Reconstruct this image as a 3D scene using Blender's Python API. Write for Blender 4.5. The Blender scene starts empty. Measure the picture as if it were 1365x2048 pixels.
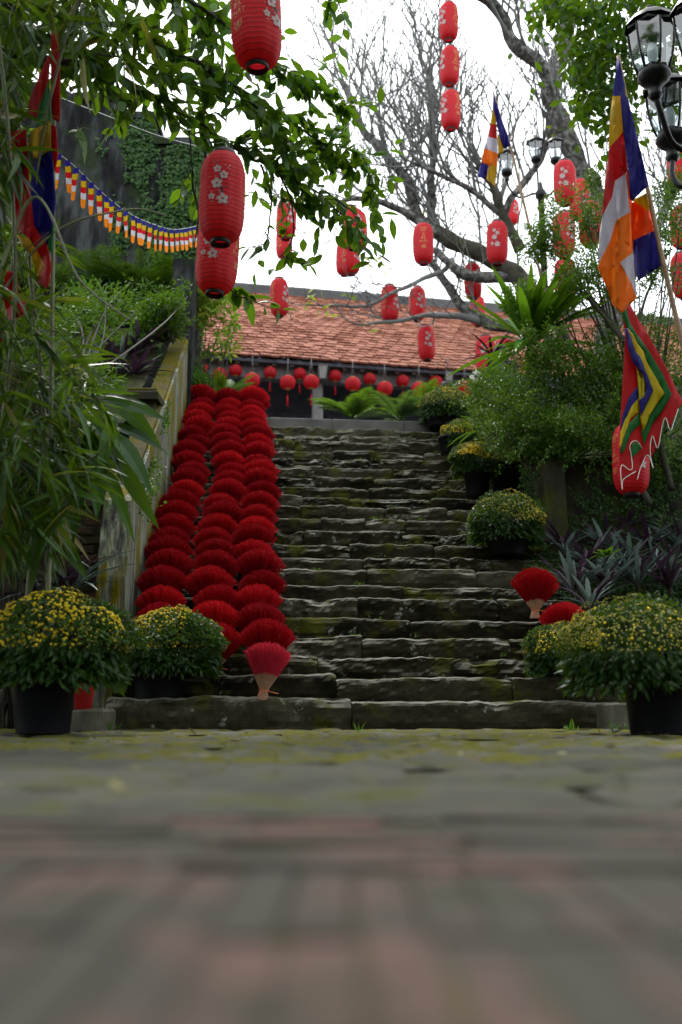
import bpy, bmesh, math, random
import numpy as np
from mathutils import Vector, Matrix, noise
R = math.radians
SC = bpy.context.scene
COL = SC.collection

# ---------------------------------------------------------------- camera, sky, sun, exposure
PITCH, CAMH, FPX, CX, CY = R(11.2), 0.12, 1991.0, 682.5, 1024.0
cam_d = bpy.data.cameras.new('camera'); cam = bpy.data.objects.new('camera', cam_d); COL.objects.link(cam)
cam.location = (0, 0, CAMH); cam.rotation_euler = (R(90) + PITCH, 0, 0)
cam_d.sensor_fit = 'VERTICAL'; cam_d.sensor_height = 36.0; cam_d.sensor_width = 24.0
cam_d.lens = 36.0 * FPX / 2048.0
cam_d.clip_start = 0.02; cam_d.clip_end = 2000
cam_d.dof.use_dof = True; cam_d.dof.focus_distance = 7.4; cam_d.dof.aperture_fstop = 1.7
SC.camera = cam

world = bpy.data.worlds.new('World'); SC.world = world; world.use_nodes = True
wn = world.node_tree; wn.nodes.clear()
SUN_EL, SUN_AZ = R(58), R(-18)          # high, from behind the temple, a little to the left
sky = wn.nodes.new('ShaderNodeTexSky'); sky.sky_type = 'NISHITA'; sky.sun_disc = False
sky.sun_elevation = SUN_EL; sky.sun_rotation = SUN_AZ
sky.dust_density = 4.0; sky.air_density = 1.0
scl = wn.nodes.new('ShaderNodeVectorMath'); scl.operation = 'SCALE'; scl.inputs['Scale'].default_value = 0.09
mixw = wn.nodes.new('ShaderNodeMix'); mixw.data_type = 'RGBA'; mixw.inputs['Factor'].default_value = 0.88
mixw.inputs['B'].default_value = (0.93, 0.98, 1.0, 1)   # even white cloud deck
bg = wn.nodes.new('ShaderNodeBackground'); bg.inputs['Strength'].default_value = 1.0
wo = wn.nodes.new('ShaderNodeOutputWorld')
wn.links.new(sky.outputs[0], scl.inputs[0]); wn.links.new(scl.outputs[0], mixw.inputs['A'])
wn.links.new(mixw.outputs['Result'], bg.inputs['Color']); wn.links.new(bg.outputs[0], wo.inputs['Surface'])
sun_d = bpy.data.lights.new('sun', 'SUN'); sun_d.energy = 1.3; sun_d.angle = R(14); sun_d.color = (1.0, 0.96, 0.9)
sun = bpy.data.objects.new('sun', sun_d); COL.objects.link(sun)
sdir = Vector((math.sin(SUN_AZ) * math.cos(SUN_EL), math.cos(SUN_AZ) * math.cos(SUN_EL), math.sin(SUN_EL)))
sun.rotation_euler = sdir.to_track_quat('Z', 'Y').to_euler(); sun.location = (0, 0, 30)
SC.view_settings.view_transform = 'Standard'; SC.view_settings.look = 'None'
SC.view_settings.exposure = 1.5; SC.view_settings.gamma = 1.0; SC.view_settings.use_curve_mapping = False
SC.render.engine = 'CYCLES'
SC.cycles.use_denoising = True
SC.cycles.max_bounces = 6; SC.cycles.diffuse_bounces = 3; SC.cycles.transmission_bounces = 4; SC.cycles.transparent_max_bounces = 6

# ---------------------------------------------------------------- layout helpers
cp, sp = math.cos(PITCH), math.sin(PITCH)
def ray(px, py):
    a, b = (px - CX) / FPX, (CY - py) / FPX
    return np.array((a, cp - b * sp, sp + b * cp))
def at(px, py, Y):
    d = ray(px, py); return d * (Y / d[1]) + np.array((0, 0, CAMH))
def at_z(px, py, z):
    d = ray(px, py); return d * ((z - CAMH) / d[2]) + np.array((0, 0, CAMH))
def mpp(px, py, Y):
    return (Y / ray(px, py)[1]) / FPX
PSI = R(5.5); SY = 6.2; TREAD = 0.255
cps, sps = math.cos(PSI), math.sin(PSI)
def S(u, v, z): return np.array((u * cps - v * sps, SY + u * sps + v * cps, z))
_ys = [1459, 1400, 1351, 1310, 1271, 1235, 1196, 1167, 1138, 1112, 1086, 1061, 1034, 1010, 992, 972, 951, 932, 915, 899, 880, 867, 853, 835.6]
ZS = [0.0]
for k in range(1, 24):
    ZS.append(float(at(690, _ys[k], SY + (k - 1) * TREAD * cps)[2]))
TERR = ZS[23]

# ---------------------------------------------------------------- mesh helpers
class MB:
    def __init__(s): s.v = []; s.f = []; s.r = []; s.n = 0
    def add(s, V, faces, mi=0, rnd=None, smooth=False):
        V = np.asarray(V, np.float32).reshape(-1, 3); k = len(V)
        for F in (faces if isinstance(faces, list) and len(faces) and isinstance(faces[0], np.ndarray) and faces[0].ndim == 2 else [np.asarray(faces)]):
            if len(F): s.f.append((np.asarray(F, np.int64) + s.n, mi, smooth))
        s.v.append(V)
        s.r.append(np.zeros(k, np.float32) if rnd is None else np.broadcast_to(np.asarray(rnd, np.float32), (k,)).copy())
        s.n += k
    def mesh(s, name, mats, off=None):
        me = bpy.data.meshes.new(name)
        V = np.concatenate(s.v) if s.v else np.zeros((0, 3), np.float32)
        if off is not None: V = V - np.asarray(off, np.float32)
        me.vertices.add(len(V)); me.vertices.foreach_set('co', V.ravel())
        tot = np.concatenate([np.full(len(F), F.shape[1]) for F, _, _ in s.f]); idx = np.concatenate([F.ravel() for F, _, _ in s.f])
        me.loops.add(len(idx)); me.loops.foreach_set('vertex_index', idx.astype(np.int32))
        me.polygons.add(len(tot)); st = np.concatenate(([0], np.cumsum(tot)[:-1]))
        me.polygons.foreach_set('loop_start', st.astype(np.int32))
        me.polygons.foreach_set('material_index', np.concatenate([np.full(len(F), mi) for F, mi, _ in s.f]).astype(np.int32))
        me.polygons.foreach_set('use_smooth', np.concatenate([np.full(len(F), sm) for F, _, sm in s.f]).astype(bool))
        a = me.attributes.new('rnd', 'FLOAT', 'POINT'); a.data.foreach_set('value', np.concatenate(s.r))
        for m in (mats if isinstance(mats, (list, tuple)) else [mats]): me.materials.append(m)
        me.update(calc_edges=True); me.validate()
        return me
def link(name, data, parent=None):
    o = bpy.data.objects.new(name, data); COL.objects.link(o)
    if parent is not None: o.parent = parent
    return o
def tag(o, label=None, cat=None, group=None, kind=None):
    if label: o['label'] = label
    if cat: o['category'] = cat
    if group: o['group'] = group
    if kind: o['kind'] = kind
    return o
def thing(name, label, cat, loc=(0, 0, 0), group=None, rot=(0, 0, 0)):
    o = link(name, None); o.location = tuple(float(c) for c in loc); o.rotation_euler = rot; o.empty_display_size = 0.1
    return tag(o, label, cat, group)
def wpart(name, mb, mats, parent, kind=None):        # mesh given in world coordinates, parent unrotated
    off = np.zeros(3); p = parent
    while p is not None: off = off + np.array(p.location); p = p.parent
    o = link(name, mb.mesh(name, mats, off), parent)
    if kind: o['kind'] = kind
    return o
def copy_tree(o, parent=None):
    c = o.copy(); COL.objects.link(c); c.parent = parent
    for ch in o.children: copy_tree(ch, c)
    return c

BOXF = np.array([(0, 3, 2, 1), (4, 5, 6, 7), (0, 1, 5, 4), (1, 2, 6, 5), (2, 3, 7, 6), (3, 0, 4, 7)])
def box(mb, lo, hi, mi=0, rnd=0.0, M=None):
    x0, y0, z0 = lo; x1, y1, z1 = hi
    V = np.array([(x0, y0, z0), (x1, y0, z0), (x1, y1, z0), (x0, y1, z0), (x0, y0, z1), (x1, y0, z1), (x1, y1, z1), (x0, y1, z1)], float)
    if M is not None: V = np.array([M(*p) for p in V])
    mb.add(V, BOXF, mi, rnd)
def bevel_box(mb, lo, hi, b, mi=0, rnd=0.0, jit=0.0, rg=random, M=None):
    # box with a chamfered top and slightly uneven corners (20 triangles or so)
    x0, y0, z0 = lo; x1, y1, z1 = hi
    j = lambda: rg.uniform(-jit, jit)
    V = [(x0 + j(), y0 + j(), z0), (x1 + j(), y0 + j(), z0), (x1 + j(), y1 + j(), z0), (x0 + j(), y1 + j(), z0)]
    V += [(V[0][0], V[0][1], z1 - b), (V[1][0], V[1][1], z1 - b), (V[2][0], V[2][1], z1 - b), (V[3][0], V[3][1], z1 - b)]
    V += [(V[0][0] + b, V[0][1] + b, z1 + j()), (V[1][0] - b, V[1][1] + b, z1 + j()), (V[2][0] - b, V[2][1] - b, z1 + j()), (V[3][0] + b, V[3][1] - b, z1 + j())]
    V = np.array(V, float)
    if M is not None: V = np.array([M(*p) for p in V])
    F = np.array([(0, 3, 2, 1), (0, 1, 5, 4), (1, 2, 6, 5), (2, 3, 7, 6), (3, 0, 4, 7), (4, 5, 9, 8), (5, 6, 10, 9), (6, 7, 11, 10), (7, 4, 8, 11), (8, 9, 10, 11)])
    mb.add(V, F, mi, rnd)
def tube(mb, pts, rad, sides=6, mi=0, rnd=0.0, cap=True, smooth=True):
    P = np.asarray(pts, float); n = len(P)
    rad = np.broadcast_to(np.asarray(rad, float), (n,))
    T = np.gradient(P, axis=0); T /= np.linalg.norm(T, axis=1)[:, None] + 1e-9
    ref = np.array((0.31, 0.2, 0.93)); 
    if abs((T @ ref)).mean() > 0.85: ref = np.array((0.95, 0.2, 0.1))
    A = np.cross(T, ref); A /= np.linalg.norm(A, axis=1)[:, None] + 1e-9
    B = np.cross(T, A)
    th = np.arange(sides) * 2 * math.pi / sides
    V = P[:, None, :] + rad[:, None, None] * (A[:, None, :] * np.cos(th)[None, :, None] + B[:, None, :] * np.sin(th)[None, :, None])
    i = np.arange(n - 1)[:, None] * sides; j = np.arange(sides)[None, :]; j2 = (j + 1) % sides
    F = np.stack((i + j, i + j2, i + sides + j2, i + sides + j), -1).reshape(-1, 4)
    base = mb.n
    mb.add(V.reshape(-1, 3), F, mi, rnd, smooth)
    if cap:
        s = np.arange(sides)
        for c0, sgn in ((0, -1), ((n - 1) * sides, 1)):
            loop = s[::-1] if sgn < 0 else s
            mb.f.append((np.array([loop + c0 + base]), mi, False))
def lathe(mb, prof, seg=20, mi=0, rnd=0.0, c=(0, 0, 0), smooth=True, lob=None, sx=1.0, sy=1.0):
    P = np.asarray(prof, float); n = len(P); th = np.arange(seg) * 2 * math.pi / seg
    rr = P[:, 0][:, None] * (np.ones(seg)[None, :] if lob is None else lob(th)[None, :])
    V = np.stack((rr * np.sin(th) * sx + c[0], -rr * np.cos(th) * sy + c[1], np.repeat(P[:, 1][:, None], seg, 1) + c[2]), -1)
    i = np.arange(n - 1)[:, None] * seg; j = np.arange(seg)[None, :]; j2 = (j + 1) % seg
    F = np.stack((i + j, i + j2, i + seg + j2, i + seg + j), -1).reshape(-1, 4)
    mb.add(V.reshape(-1, 3), F, mi, np.repeat(np.broadcast_to(rnd, (n,)), seg) if np.ndim(rnd) else rnd, smooth)
def unit(a): return a / (np.linalg.norm(a, axis=-1, keepdims=True) + 1e-9)
def leaves(mb, P, D, N, L, W, rnd, prof=((0.0, 0.02), (0.3, 0.9), (0.65, 0.75), (1.0, 0.0)), bend=0.15, fold=0.0, mi=0):
    # n leaves as bent strips along D; prof = (t, half width share)
    P = np.asarray(P, float); n = len(P); D = unit(np.asarray(D, float)); N = np.asarray(N, float)
    Sd = unit(np.cross(D, N)); N = unit(np.cross(Sd, D))
    L = np.broadcast_to(np.asarray(L, float), (n,)); W = np.broadcast_to(np.asarray(W, float), (n,)); bend = np.broadcast_to(np.asarray(bend, float), (n,))
    rnd = np.broadcast_to(np.asarray(rnd, float), (n,))
    rows = []; cols = 3 if fold else 2
    for t, w in prof:
        c = P + D * (L * t)[:, None] - N * (bend * L * t * t)[:, None]
        e = Sd * (W * 0.5 * max(w, 0.01))[:, None]
        if fold: rows += [c - e + N * (W * fold * w)[:, None], c, c + e + N * (W * fold * w)[:, None]]
        else: rows += [c - e, c + e]
    V = np.stack(rows, 1); m = V.shape[1]
    F = []
    for k in range(len(prof) - 1):
        for q in range(cols - 1):
            a = k * cols + q; F.append((a, a + 1, a + cols + 1, a + cols))
    F = np.array(F)[None] + (np.arange(n) * m)[:, None, None]
    mb.add(V.reshape(-1, 3), F.reshape(-1, 4), mi, np.repeat(rnd, m), False)
def kites(mb, P, D, N, L, W, rnd, mi=0):
    P = np.asarray(P, float); n = len(P); D = unit(D); Sd = unit(np.cross(D, N)); N = unit(np.cross(Sd, D))
    L = np.broadcast_to(np.asarray(L, float), (n,))[:, None]; W = np.broadcast_to(np.asarray(W, float), (n,))[:, None]
    V = np.stack((P, P + D * L * 0.45 - Sd * W * 0.5 + N * W * 0.12, P + D * L, P + D * L * 0.45 + Sd * W * 0.5 + N * W * 0.12), 1)
    F = np.array([(0, 1, 2), (0, 2, 3)])[None] + (np.arange(n) * 4)[:, None, None]
    mb.add(V.reshape(-1, 3), F.reshape(-1, 3), mi, np.repeat(np.broadcast_to(rnd, (n,)), 4))
RG = np.random.default_rng(7)
def rdir(n, rg=RG):
    a = rg.normal(size=(n, 3)); return unit(a)
def nz(p, s=1.0): return noise.noise(Vector((p[0] * s, p[1] * s, p[2] * s)))
def spline(pts, n):
    P = np.asarray(pts, float); m = len(P); out = []
    t = np.linspace(0, m - 1, n)
    for x in t:
        i = min(int(x), m - 2); f = x - i
        p0, p1, p2, p3 = P[max(i - 1, 0)], P[i], P[i + 1], P[min(i + 2, m - 1)]
        out.append(0.5 * ((2 * p1) + (-p0 + p2) * f + (2 * p0 - 5 * p1 + 4 * p2 - p3) * f * f + (-p0 + 3 * p1 - 3 * p2 + p3) * f ** 3))
    return np.array(out)
ORD = 'first second third fourth fifth sixth seventh eighth ninth tenth eleventh twelfth thirteenth fourteenth fifteenth sixteenth seventeenth eighteenth nineteenth twentieth twenty-first twenty-second twenty-third twenty-fourth twenty-fifth'.split()

# ---------------------------------------------------------------- materials
def newmat(name):
    m = bpy.data.materials.new(name); m.use_nodes = True; nt = m.node_tree
    return m, nt, nt.nodes['Principled BSDF'], nt.nodes['Material Output']
def ramp(nt, stops):
    r = nt.nodes.new('ShaderNodeValToRGB'); e = r.color_ramp.elements
    while len(e) < len(stops): e.new(0.5)
    for i, (p, c) in enumerate(stops): e[i].position = p; e[i].color = (*c, 1)
    return r
def coords(nt, kind='Object', stretch=(1, 1, 1)):
    if kind == 'World':
        tc = nt.nodes.new('ShaderNodeNewGeometry'); o = tc.outputs['Position']
    else:
        tc = nt.nodes.new('ShaderNodeTexCoord'); o = tc.outputs['Object']
    mp = nt.nodes.new('ShaderNodeMapping'); mp.inputs['Scale'].default_value = stretch
    nt.links.new(o, mp.inputs['Vector']); return mp.outputs[0]
def noiz(nt, vec, scale, detail=5, rough=0.6):
    n = nt.nodes.new('ShaderNodeTexNoise'); n.inputs['Scale'].default_value = scale; n.inputs['Detail'].default_value = detail
    n.inputs['Roughness'].default_value = rough; nt.links.new(vec, n.inputs['Vector']); return n.outputs['Fac']
def mixc(nt, fac, a, b):
    m = nt.nodes.new('ShaderNodeMix'); m.data_type = 'RGBA'
    for s, v in (('Factor', fac), ('A', a), ('B', b)):
        if isinstance(v, (int, float)): m.inputs[s].default_value = v
        elif isinstance(v, tuple): m.inputs[s].default_value = (*v, 1)
        else: nt.links.new(v, m.inputs[s])
    return m.outputs['Result']
def math_(nt, op, a, b=0.0, clamp=False):
    m = nt.nodes.new('ShaderNodeMath'); m.operation = op; m.use_clamp = clamp
    for i, v in enumerate((a, b)):
        if isinstance(v, (int, float)): m.inputs[i].default_value = v
        else: nt.links.new(v, m.inputs[i])
    return m.outputs[0]
def bump(nt, bs, h, strength, dist=0.01):
    b = nt.nodes.new('ShaderNodeBump'); b.inputs['Strength'].default_value = strength; b.inputs['Distance'].default_value = dist
    nt.links.new(h, b.inputs['Height']); nt.links.new(b.outputs[0], bs.inputs['Normal'])
def attr(nt, name='rnd'):
    a = nt.nodes.new('ShaderNodeAttribute'); a.attribute_name = name; return a.outputs['Fac']
def plain(name, c, rough=0.6, var=0.0, scale=12, metal=0.0, bmp=0.0, spec=0.5, kind='Object'):
    m, nt, b, o = newmat(name); b.inputs['Roughness'].default_value = rough; b.inputs['Metallic'].default_value = metal
    b.inputs['Specular IOR Level'].default_value = spec
    v = coords(nt, kind); f = noiz(nt, v, scale)
    lo = tuple(x * (1 - var) for x in c); hi = tuple(min(1, x * (1 + var)) for x in c)
    r = ramp(nt, [(0.3, lo), (0.7, hi)]); nt.links.new(f, r.inputs[0]); nt.links.new(r.outputs[0], b.inputs['Base Color'])
    if bmp: bump(nt, b, noiz(nt, v, scale * 3), bmp)
    return m
def mottled(name, stops, scale, rough=0.85, bmp=0.5, bscale=20, bdist=0.01, kind='Object', stretch=(1, 1, 1), moss=None, mossamt=0.5, mscale=2.0, lichen=None, lthr=0.66, lscale=9, useattr=0.0, up=0.0, mstretch=(1, 1, 1), lit_top=None):
    m, nt, b, o = newmat(name); b.inputs['Roughness'].default_value = rough; b.inputs['Specular IOR Level'].default_value = 0.07
    v = coords(nt, kind, stretch); f = noiz(nt, v, scale, 8, 0.65)
    if useattr:
        f = math_(nt, 'ADD', math_(nt, 'MULTIPLY', f, 1 - useattr * 0.5), math_(nt, 'MULTIPLY', math_(nt, 'SUBTRACT', attr(nt), 0.25), useattr))
    r = ramp(nt, stops); nt.links.new(f, r.inputs[0]); col = r.outputs[0]
    v2 = coords(nt, kind, mstretch)
    if lit_top:  # up-facing faces coloured paler, painting the sky-lit highlight on the lips
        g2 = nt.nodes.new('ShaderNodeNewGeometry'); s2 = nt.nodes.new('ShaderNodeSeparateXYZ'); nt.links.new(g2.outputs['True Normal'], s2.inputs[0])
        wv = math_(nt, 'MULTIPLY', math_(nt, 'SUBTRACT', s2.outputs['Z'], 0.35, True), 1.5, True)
        col = mixc(nt, math_(nt, 'MULTIPLY', wv, noiz(nt, v2, 11, 4)), col, lit_top)
    if lichen:
        lf = noiz(nt, v2, lscale, 6, 0.7); lr = ramp(nt, [(lthr, (0, 0, 0)), (lthr + 0.05, (1, 1, 1))]); nt.links.new(lf, lr.inputs[0])
        col = mixc(nt, lr.outputs[0], col, lichen)
    if moss:
        mf = noiz(nt, v2, mscale, 7, 0.6)
        if up:
            g = nt.nodes.new('ShaderNodeNewGeometry'); sx = nt.nodes.new('ShaderNodeSeparateXYZ'); nt.links.new(g.outputs['Normal'], sx.inputs[0])
            mf = math_(nt, 'ADD', mf, math_(nt, 'MULTIPLY', sx.outputs['Z'], up))
        mr = ramp(nt, [(1 - mossamt - 0.06, (0, 0, 0)), (1 - mossamt + 0.06, (1, 1, 1))]); nt.links.new(mf, mr.inputs[0])
        fine = noiz(nt, v2, 60, 3); mc = mixc(nt, fine, tuple(x * 0.5 for x in moss), tuple(min(1, x * 1.5) for x in moss))
        col = mixc(nt, mr.outputs[0], col, mc)
    nt.links.new(col, b.inputs['Base Color'])
    if bmp: bump(nt, b, noiz(nt, v, bscale, 8, 0.7), bmp, bdist)
    return m
def leafmat(name, stops, trans=0.3, rough=0.45, tcol=1.4, spec=0.22):
    m, nt, b, o = newmat(name); b.inputs['Roughness'].default_value = rough; b.inputs['Specular IOR Level'].default_value = spec
    stops = [(q, (c[0] * 0.7, c[1] * 0.98, c[2] * 0.42) if c[1] > c[0] * 1.15 and c[1] > c[2] * 1.15 else c) for q, c in stops]
    r = ramp(nt, stops); nt.links.new(attr(nt), r.inputs[0]); nt.links.new(r.outputs[0], b.inputs['Base Color'])
    if trans:
        t = nt.nodes.new('ShaderNodeBsdfTranslucent'); c = mixc(nt, 0.5, r.outputs[0], (0.16, 0.26, 0.008)) if tcol > 1 else r.outputs[0]
        nt.links.new(c, t.inputs['Color']); mx = nt.nodes.new('ShaderNodeMixShader'); mx.inputs[0].default_value = trans
        nt.links.new(b.outputs[0], mx.inputs[1]); nt.links.new(t.outputs[0], mx.inputs[2]); nt.links.new(mx.outputs[0], o.inputs['Surface'])
    return m
def cloth(name, c, trans=0.5, rough=0.6, weave=0.0):
    m, nt, b, o = newmat(name); b.inputs['Roughness'].default_value = rough; b.inputs['Specular IOR Level'].default_value = 0.3
    v = coords(nt); f = noiz(nt, v, 9, 4); col = mixc(nt, f, tuple(x * 0.85 for x in c), tuple(min(1, x * 1.1) for x in c))
    nt.links.new(col, b.inputs['Base Color'])
    t = nt.nodes.new('ShaderNodeBsdfTranslucent'); nt.links.new(col, t.inputs['Color'])
    mx = nt.nodes.new('ShaderNodeMixShader'); mx.inputs[0].default_value = trans
    nt.links.new(b.outputs[0], mx.inputs[1]); nt.links.new(t.outputs[0], mx.inputs[2]); nt.links.new(mx.outputs[0], o.inputs['Surface'])
    return m

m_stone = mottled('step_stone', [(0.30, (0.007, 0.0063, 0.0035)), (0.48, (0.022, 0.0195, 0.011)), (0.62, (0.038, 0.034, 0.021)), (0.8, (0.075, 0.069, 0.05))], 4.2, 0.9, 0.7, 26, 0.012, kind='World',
                  stretch=(1, 1, 1.5), moss=(0.045, 0.045, 0.005), mossamt=0.385, mscale=3.4, lichen=(0.2, 0.205, 0.18), lthr=0.62, lscale=7.5, useattr=0.4, up=0.05, lit_top=(0.30, 0.29, 0.25))
m_kerb = mottled('kerb_slab', [(0.3, (0.07, 0.07, 0.068)), (0.7, (0.13, 0.125, 0.12))], 4, 0.85, 0.4, 25, kind='World')
m_soil = mottled('soil', [(0.3, (0.012, 0.011, 0.007)), (0.7, (0.032, 0.027, 0.015))], 4, 0.95, 0.8, 18, kind='World', moss=(0.03, 0.05, 0.008), mossamt=0.48, mscale=1.5)
m_joint = mottled('mossy_joint', [(0.3, (0.05, 0.049, 0.041)), (0.7, (0.066, 0.06, 0.052))], 6, 0.95, 0.6, 30, kind='World', moss=(0.06, 0.064, 0.02), mossamt=0.45, mscale=3)
m_brickpave = mottled('paving_brick', [(0.38, (0.06, 0.059, 0.05)), (0.50, (0.068, 0.06, 0.052)), (0.62, (0.125, 0.078, 0.067))], 3.5, 0.9, 0.5, 40, 0.003, kind='World', useattr=0.12, moss=(0.045, 0.048, 0.032), mossamt=0.44, mscale=4)
m_pave = mottled('paving_stone', [(0.28, (0.045, 0.045, 0.036)), (0.5, (0.07, 0.07, 0.056)), (0.75, (0.105, 0.10, 0.088))], 8, 0.85, 0.5, 30, 0.006, kind='World', useattr=0.4, moss=(0.072, 0.07, 0.007), mossamt=0.52, mscale=10)
m_pavebare = mottled('bare_paving_stone', [(0.3, (0.042, 0.044, 0.034)), (0.5, (0.06, 0.06, 0.048)), (0.72, (0.085, 0.078, 0.066))], 5, 0.85, 0.5, 30, 0.006, kind='World', useattr=0.25, moss=(0.055, 0.06, 0.018), mossamt=0.42, mscale=5)
m_brick = mottled('wall_brick', [(0.3, (0.05, 0.035, 0.028)), (0.55, (0.10, 0.06, 0.045)), (0.8, (0.19, 0.085, 0.06))], 9, 0.9, 0.7, 40, 0.005, kind='World', useattr=0.6, moss=(0.05, 0.055, 0.03), mossamt=0.45, mscale=3)
m_mortar = mottled('old_mortar', [(0.3, (0.04, 0.038, 0.03)), (0.7, (0.09, 0.08, 0.065))], 8, 0.95, 0.7, 30, kind='World')
m_streak = mottled('streaked_plaster', [(0.34, (0.035, 0.035, 0.035)), (0.44, (0.10, 0.10, 0.095)), (0.52, (0.17, 0.18, 0.14)), (0.62, (0.36, 0.39, 0.29))], 9, 0.9, 0.8, 25, 0.012, kind='World', stretch=(3.2, 3.2, 0.22),
                   moss=(0.14, 0.115, 0.006), mossamt=0.48, mscale=4.5, mstretch=(2.2, 0.6, 0.3))
m_coping = mottled('mossy_coping', [(0.3, (0.035, 0.03, 0.014)), (0.6, (0.075, 0.064, 0.026)), (0.8, (0.13, 0.12, 0.075))], 9, 0.95, 0.8, 40, 0.008, kind='World', moss=(0.075, 0.063, 0.005), mossamt=0.5, mscale=4)
m_gable = mottled('sooty_plaster', [(0.36, (0.005, 0.0055, 0.006)), (0.5, (0.018, 0.0195, 0.021)), (0.62, (0.05, 0.053, 0.055))], 3.4, 0.9, 0.6, 14, 0.02, kind='World', stretch=(1.5, 1.5, 0.4), moss=(0.02, 0.028, 0.012), mossamt=0.42, mscale=1.5)
m_darkwall = mottled('damp_wall', [(0.3, (0.02, 0.02, 0.016)), (0.6, (0.05, 0.046, 0.036)), (0.8, (0.09, 0.085, 0.065))], 3, 0.95, 0.8, 16, 0.015, kind='World', moss=(0.05, 0.06, 0.012), mossamt=0.45, mscale=2)
m_tile = mottled('clay_tile', [(0.2, (0.15, 0.055, 0.036)), (0.5, (0.27, 0.105, 0.068)), (0.85, (0.33, 0.15, 0.105))], 3, 0.85, 0.3, 40, 0.004, kind='World', useattr=0.34)
m_ridge = mottled('ridge_plaster', [(0.3, (0.06, 0.063, 0.066)), (0.7, (0.12, 0.124, 0.128))], 2, 0.9, 0.4, 20, kind='World')
m_wood = plain('dark_timber', (0.07, 0.075, 0.1), 0.7, 0.4, 5, bmp=0.3)
m_wood2 = plain('grey_timber', (0.15, 0.15, 0.155), 0.8, 0.4, 7, bmp=0.3)
m_column = mottled('pale_column', [(0.3, (0.22, 0.22, 0.22)), (0.7, (0.4, 0.4, 0.4))], 5, 0.85, 0.3, 20, stretch=(3, 3, 0.5))
m_pot = plain('black_plastic', (0.003, 0.0033, 0.0048), 0.5, 0.3, 10, spec=0.12)
m_black = plain('black_paint', (0.004, 0.0045, 0.0055), 0.4, 0.3, 20, bmp=0.1, spec=0.25)
m_blackcap = plain('black_card', (0.012, 0.01, 0.01), 0.5, 0.3, 20)
m_concrete = mottled('stained_concrete', [(0.3, (0.05, 0.046, 0.035)), (0.6, (0.10, 0.095, 0.075)), (0.8, (0.2, 0.19, 0.16))], 7, 0.9, 0.5, 30, 0.005, kind='World', stretch=(2.5, 2.5, 0.6))
m_bark = mottled('pale_bark', [(0.36, (0.03, 0.029, 0.026)), (0.5, (0.085, 0.083, 0.078)), (0.66, (0.26, 0.26, 0.245))], 12, 0.9, 0.7, 22, 0.01, kind='World')
m_twig = plain('grey_twig', (0.14, 0.145, 0.14), 0.85, 0.5, 3, kind='World')
m_darkbark = mottled('mossy_bark', [(0.3, (0.025, 0.023, 0.018)), (0.7, (0.09, 0.085, 0.07))], 8, 0.95, 0.9, 25, 0.015, kind='World', moss=(0.045, 0.05, 0.02), mossamt=0.4, mscale=4)
m_stem = plain('dark_stem', (0.035, 0.03, 0.02), 0.8, 0.4, 10)
m_culm = plain('bamboo_culm', (0.11, 0.12, 0.05), 0.5, 0.35, 6)
m_pole = plain('cane_pole', (0.33, 0.22, 0.13), 0.6, 0.25, 14, bmp=0.2)
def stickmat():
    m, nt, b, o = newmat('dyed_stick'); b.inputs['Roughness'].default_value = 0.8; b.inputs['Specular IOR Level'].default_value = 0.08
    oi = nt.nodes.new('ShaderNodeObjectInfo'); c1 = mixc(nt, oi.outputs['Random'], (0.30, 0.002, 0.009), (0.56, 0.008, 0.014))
    c2 = mixc(nt, math_(nt, 'MULTIPLY', attr(nt), 0.7), c1, (0.06, 0.0008, 0.003)); nt.links.new(c2, b.inputs['Base Color']); return m  # lower stick ends darkened in colour, painting the bundle's self-shadow
m_red = stickmat()
m_redfresh = plain('fresh_dyed_stick', (0.55, 0.03, 0.06), 0.75, 0.25, 30, spec=0.1)
m_straw = plain('bare_stick', (0.5, 0.3, 0.2), 0.8, 0.25, 30)
m_tie = plain('orange_tie', (0.6, 0.16, 0.06), 0.6, 0.2, 20)
m_cord = plain('thin_cord', (0.03, 0.03, 0.03), 0.8, 0.2, 10)
m_whitecord = plain('white_cord', (0.5, 0.5, 0.5), 0.8, 0.2, 10)
m_gold = plain('gold_print', (0.5, 0.27, 0.06), 0.5, 0.15, 20)
m_blossom = plain('blossom_print', (0.42, 0.34, 0.34), 0.6, 0.12, 20)
m_branchp = plain('branch_print', (0.05, 0.006, 0.012), 0.6, 0.2, 20)
m_yellow = leafmat('yellow_petal', [(0.0, (0.2, 0.21, 0.04)), (0.3, (0.38, 0.36, 0.05)), (0.6, (0.66, 0.52, 0.02)), (1.0, (0.8, 0.56, 0.01))], 0.25, 0.6, 0)
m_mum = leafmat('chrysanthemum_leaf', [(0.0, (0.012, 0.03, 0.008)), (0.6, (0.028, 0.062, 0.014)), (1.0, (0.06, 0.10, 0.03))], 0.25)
m_tree = leafmat('tree_leaf', [(0.0, (0.012, 0.034, 0.008)), (0.5, (0.03, 0.085, 0.012)), (0.85, (0.06, 0.15, 0.016)), (1.0, (0.12, 0.22, 0.025))], 0.45, 0.35)
m_bamboo = leafmat('bamboo_leaf', [(0.0, (0.008, 0.022, 0.005)), (0.5, (0.027, 0.068, 0.011)), (0.85, (0.08, 0.15, 0.028)), (1.0, (0.2, 0.16, 0.035))], 0.4, 0.38, spec=0.35)
m_broad = leafmat('broad_leaf', [(0.0, (0.018, 0.05, 0.022)), (0.7, (0.035, 0.09, 0.035)), (1.0, (0.08, 0.13, 0.07))], 0.25, 0.3)
m_shrub = leafmat('shrub_leaf', [(0.0, (0.026, 0.055, 0.013)), (0.6, (0.06, 0.115, 0.024)), (0.92, (0.12, 0.19, 0.045)), (1.0, (0.2, 0.27, 0.09))], 0.35, 0.35)
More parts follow.
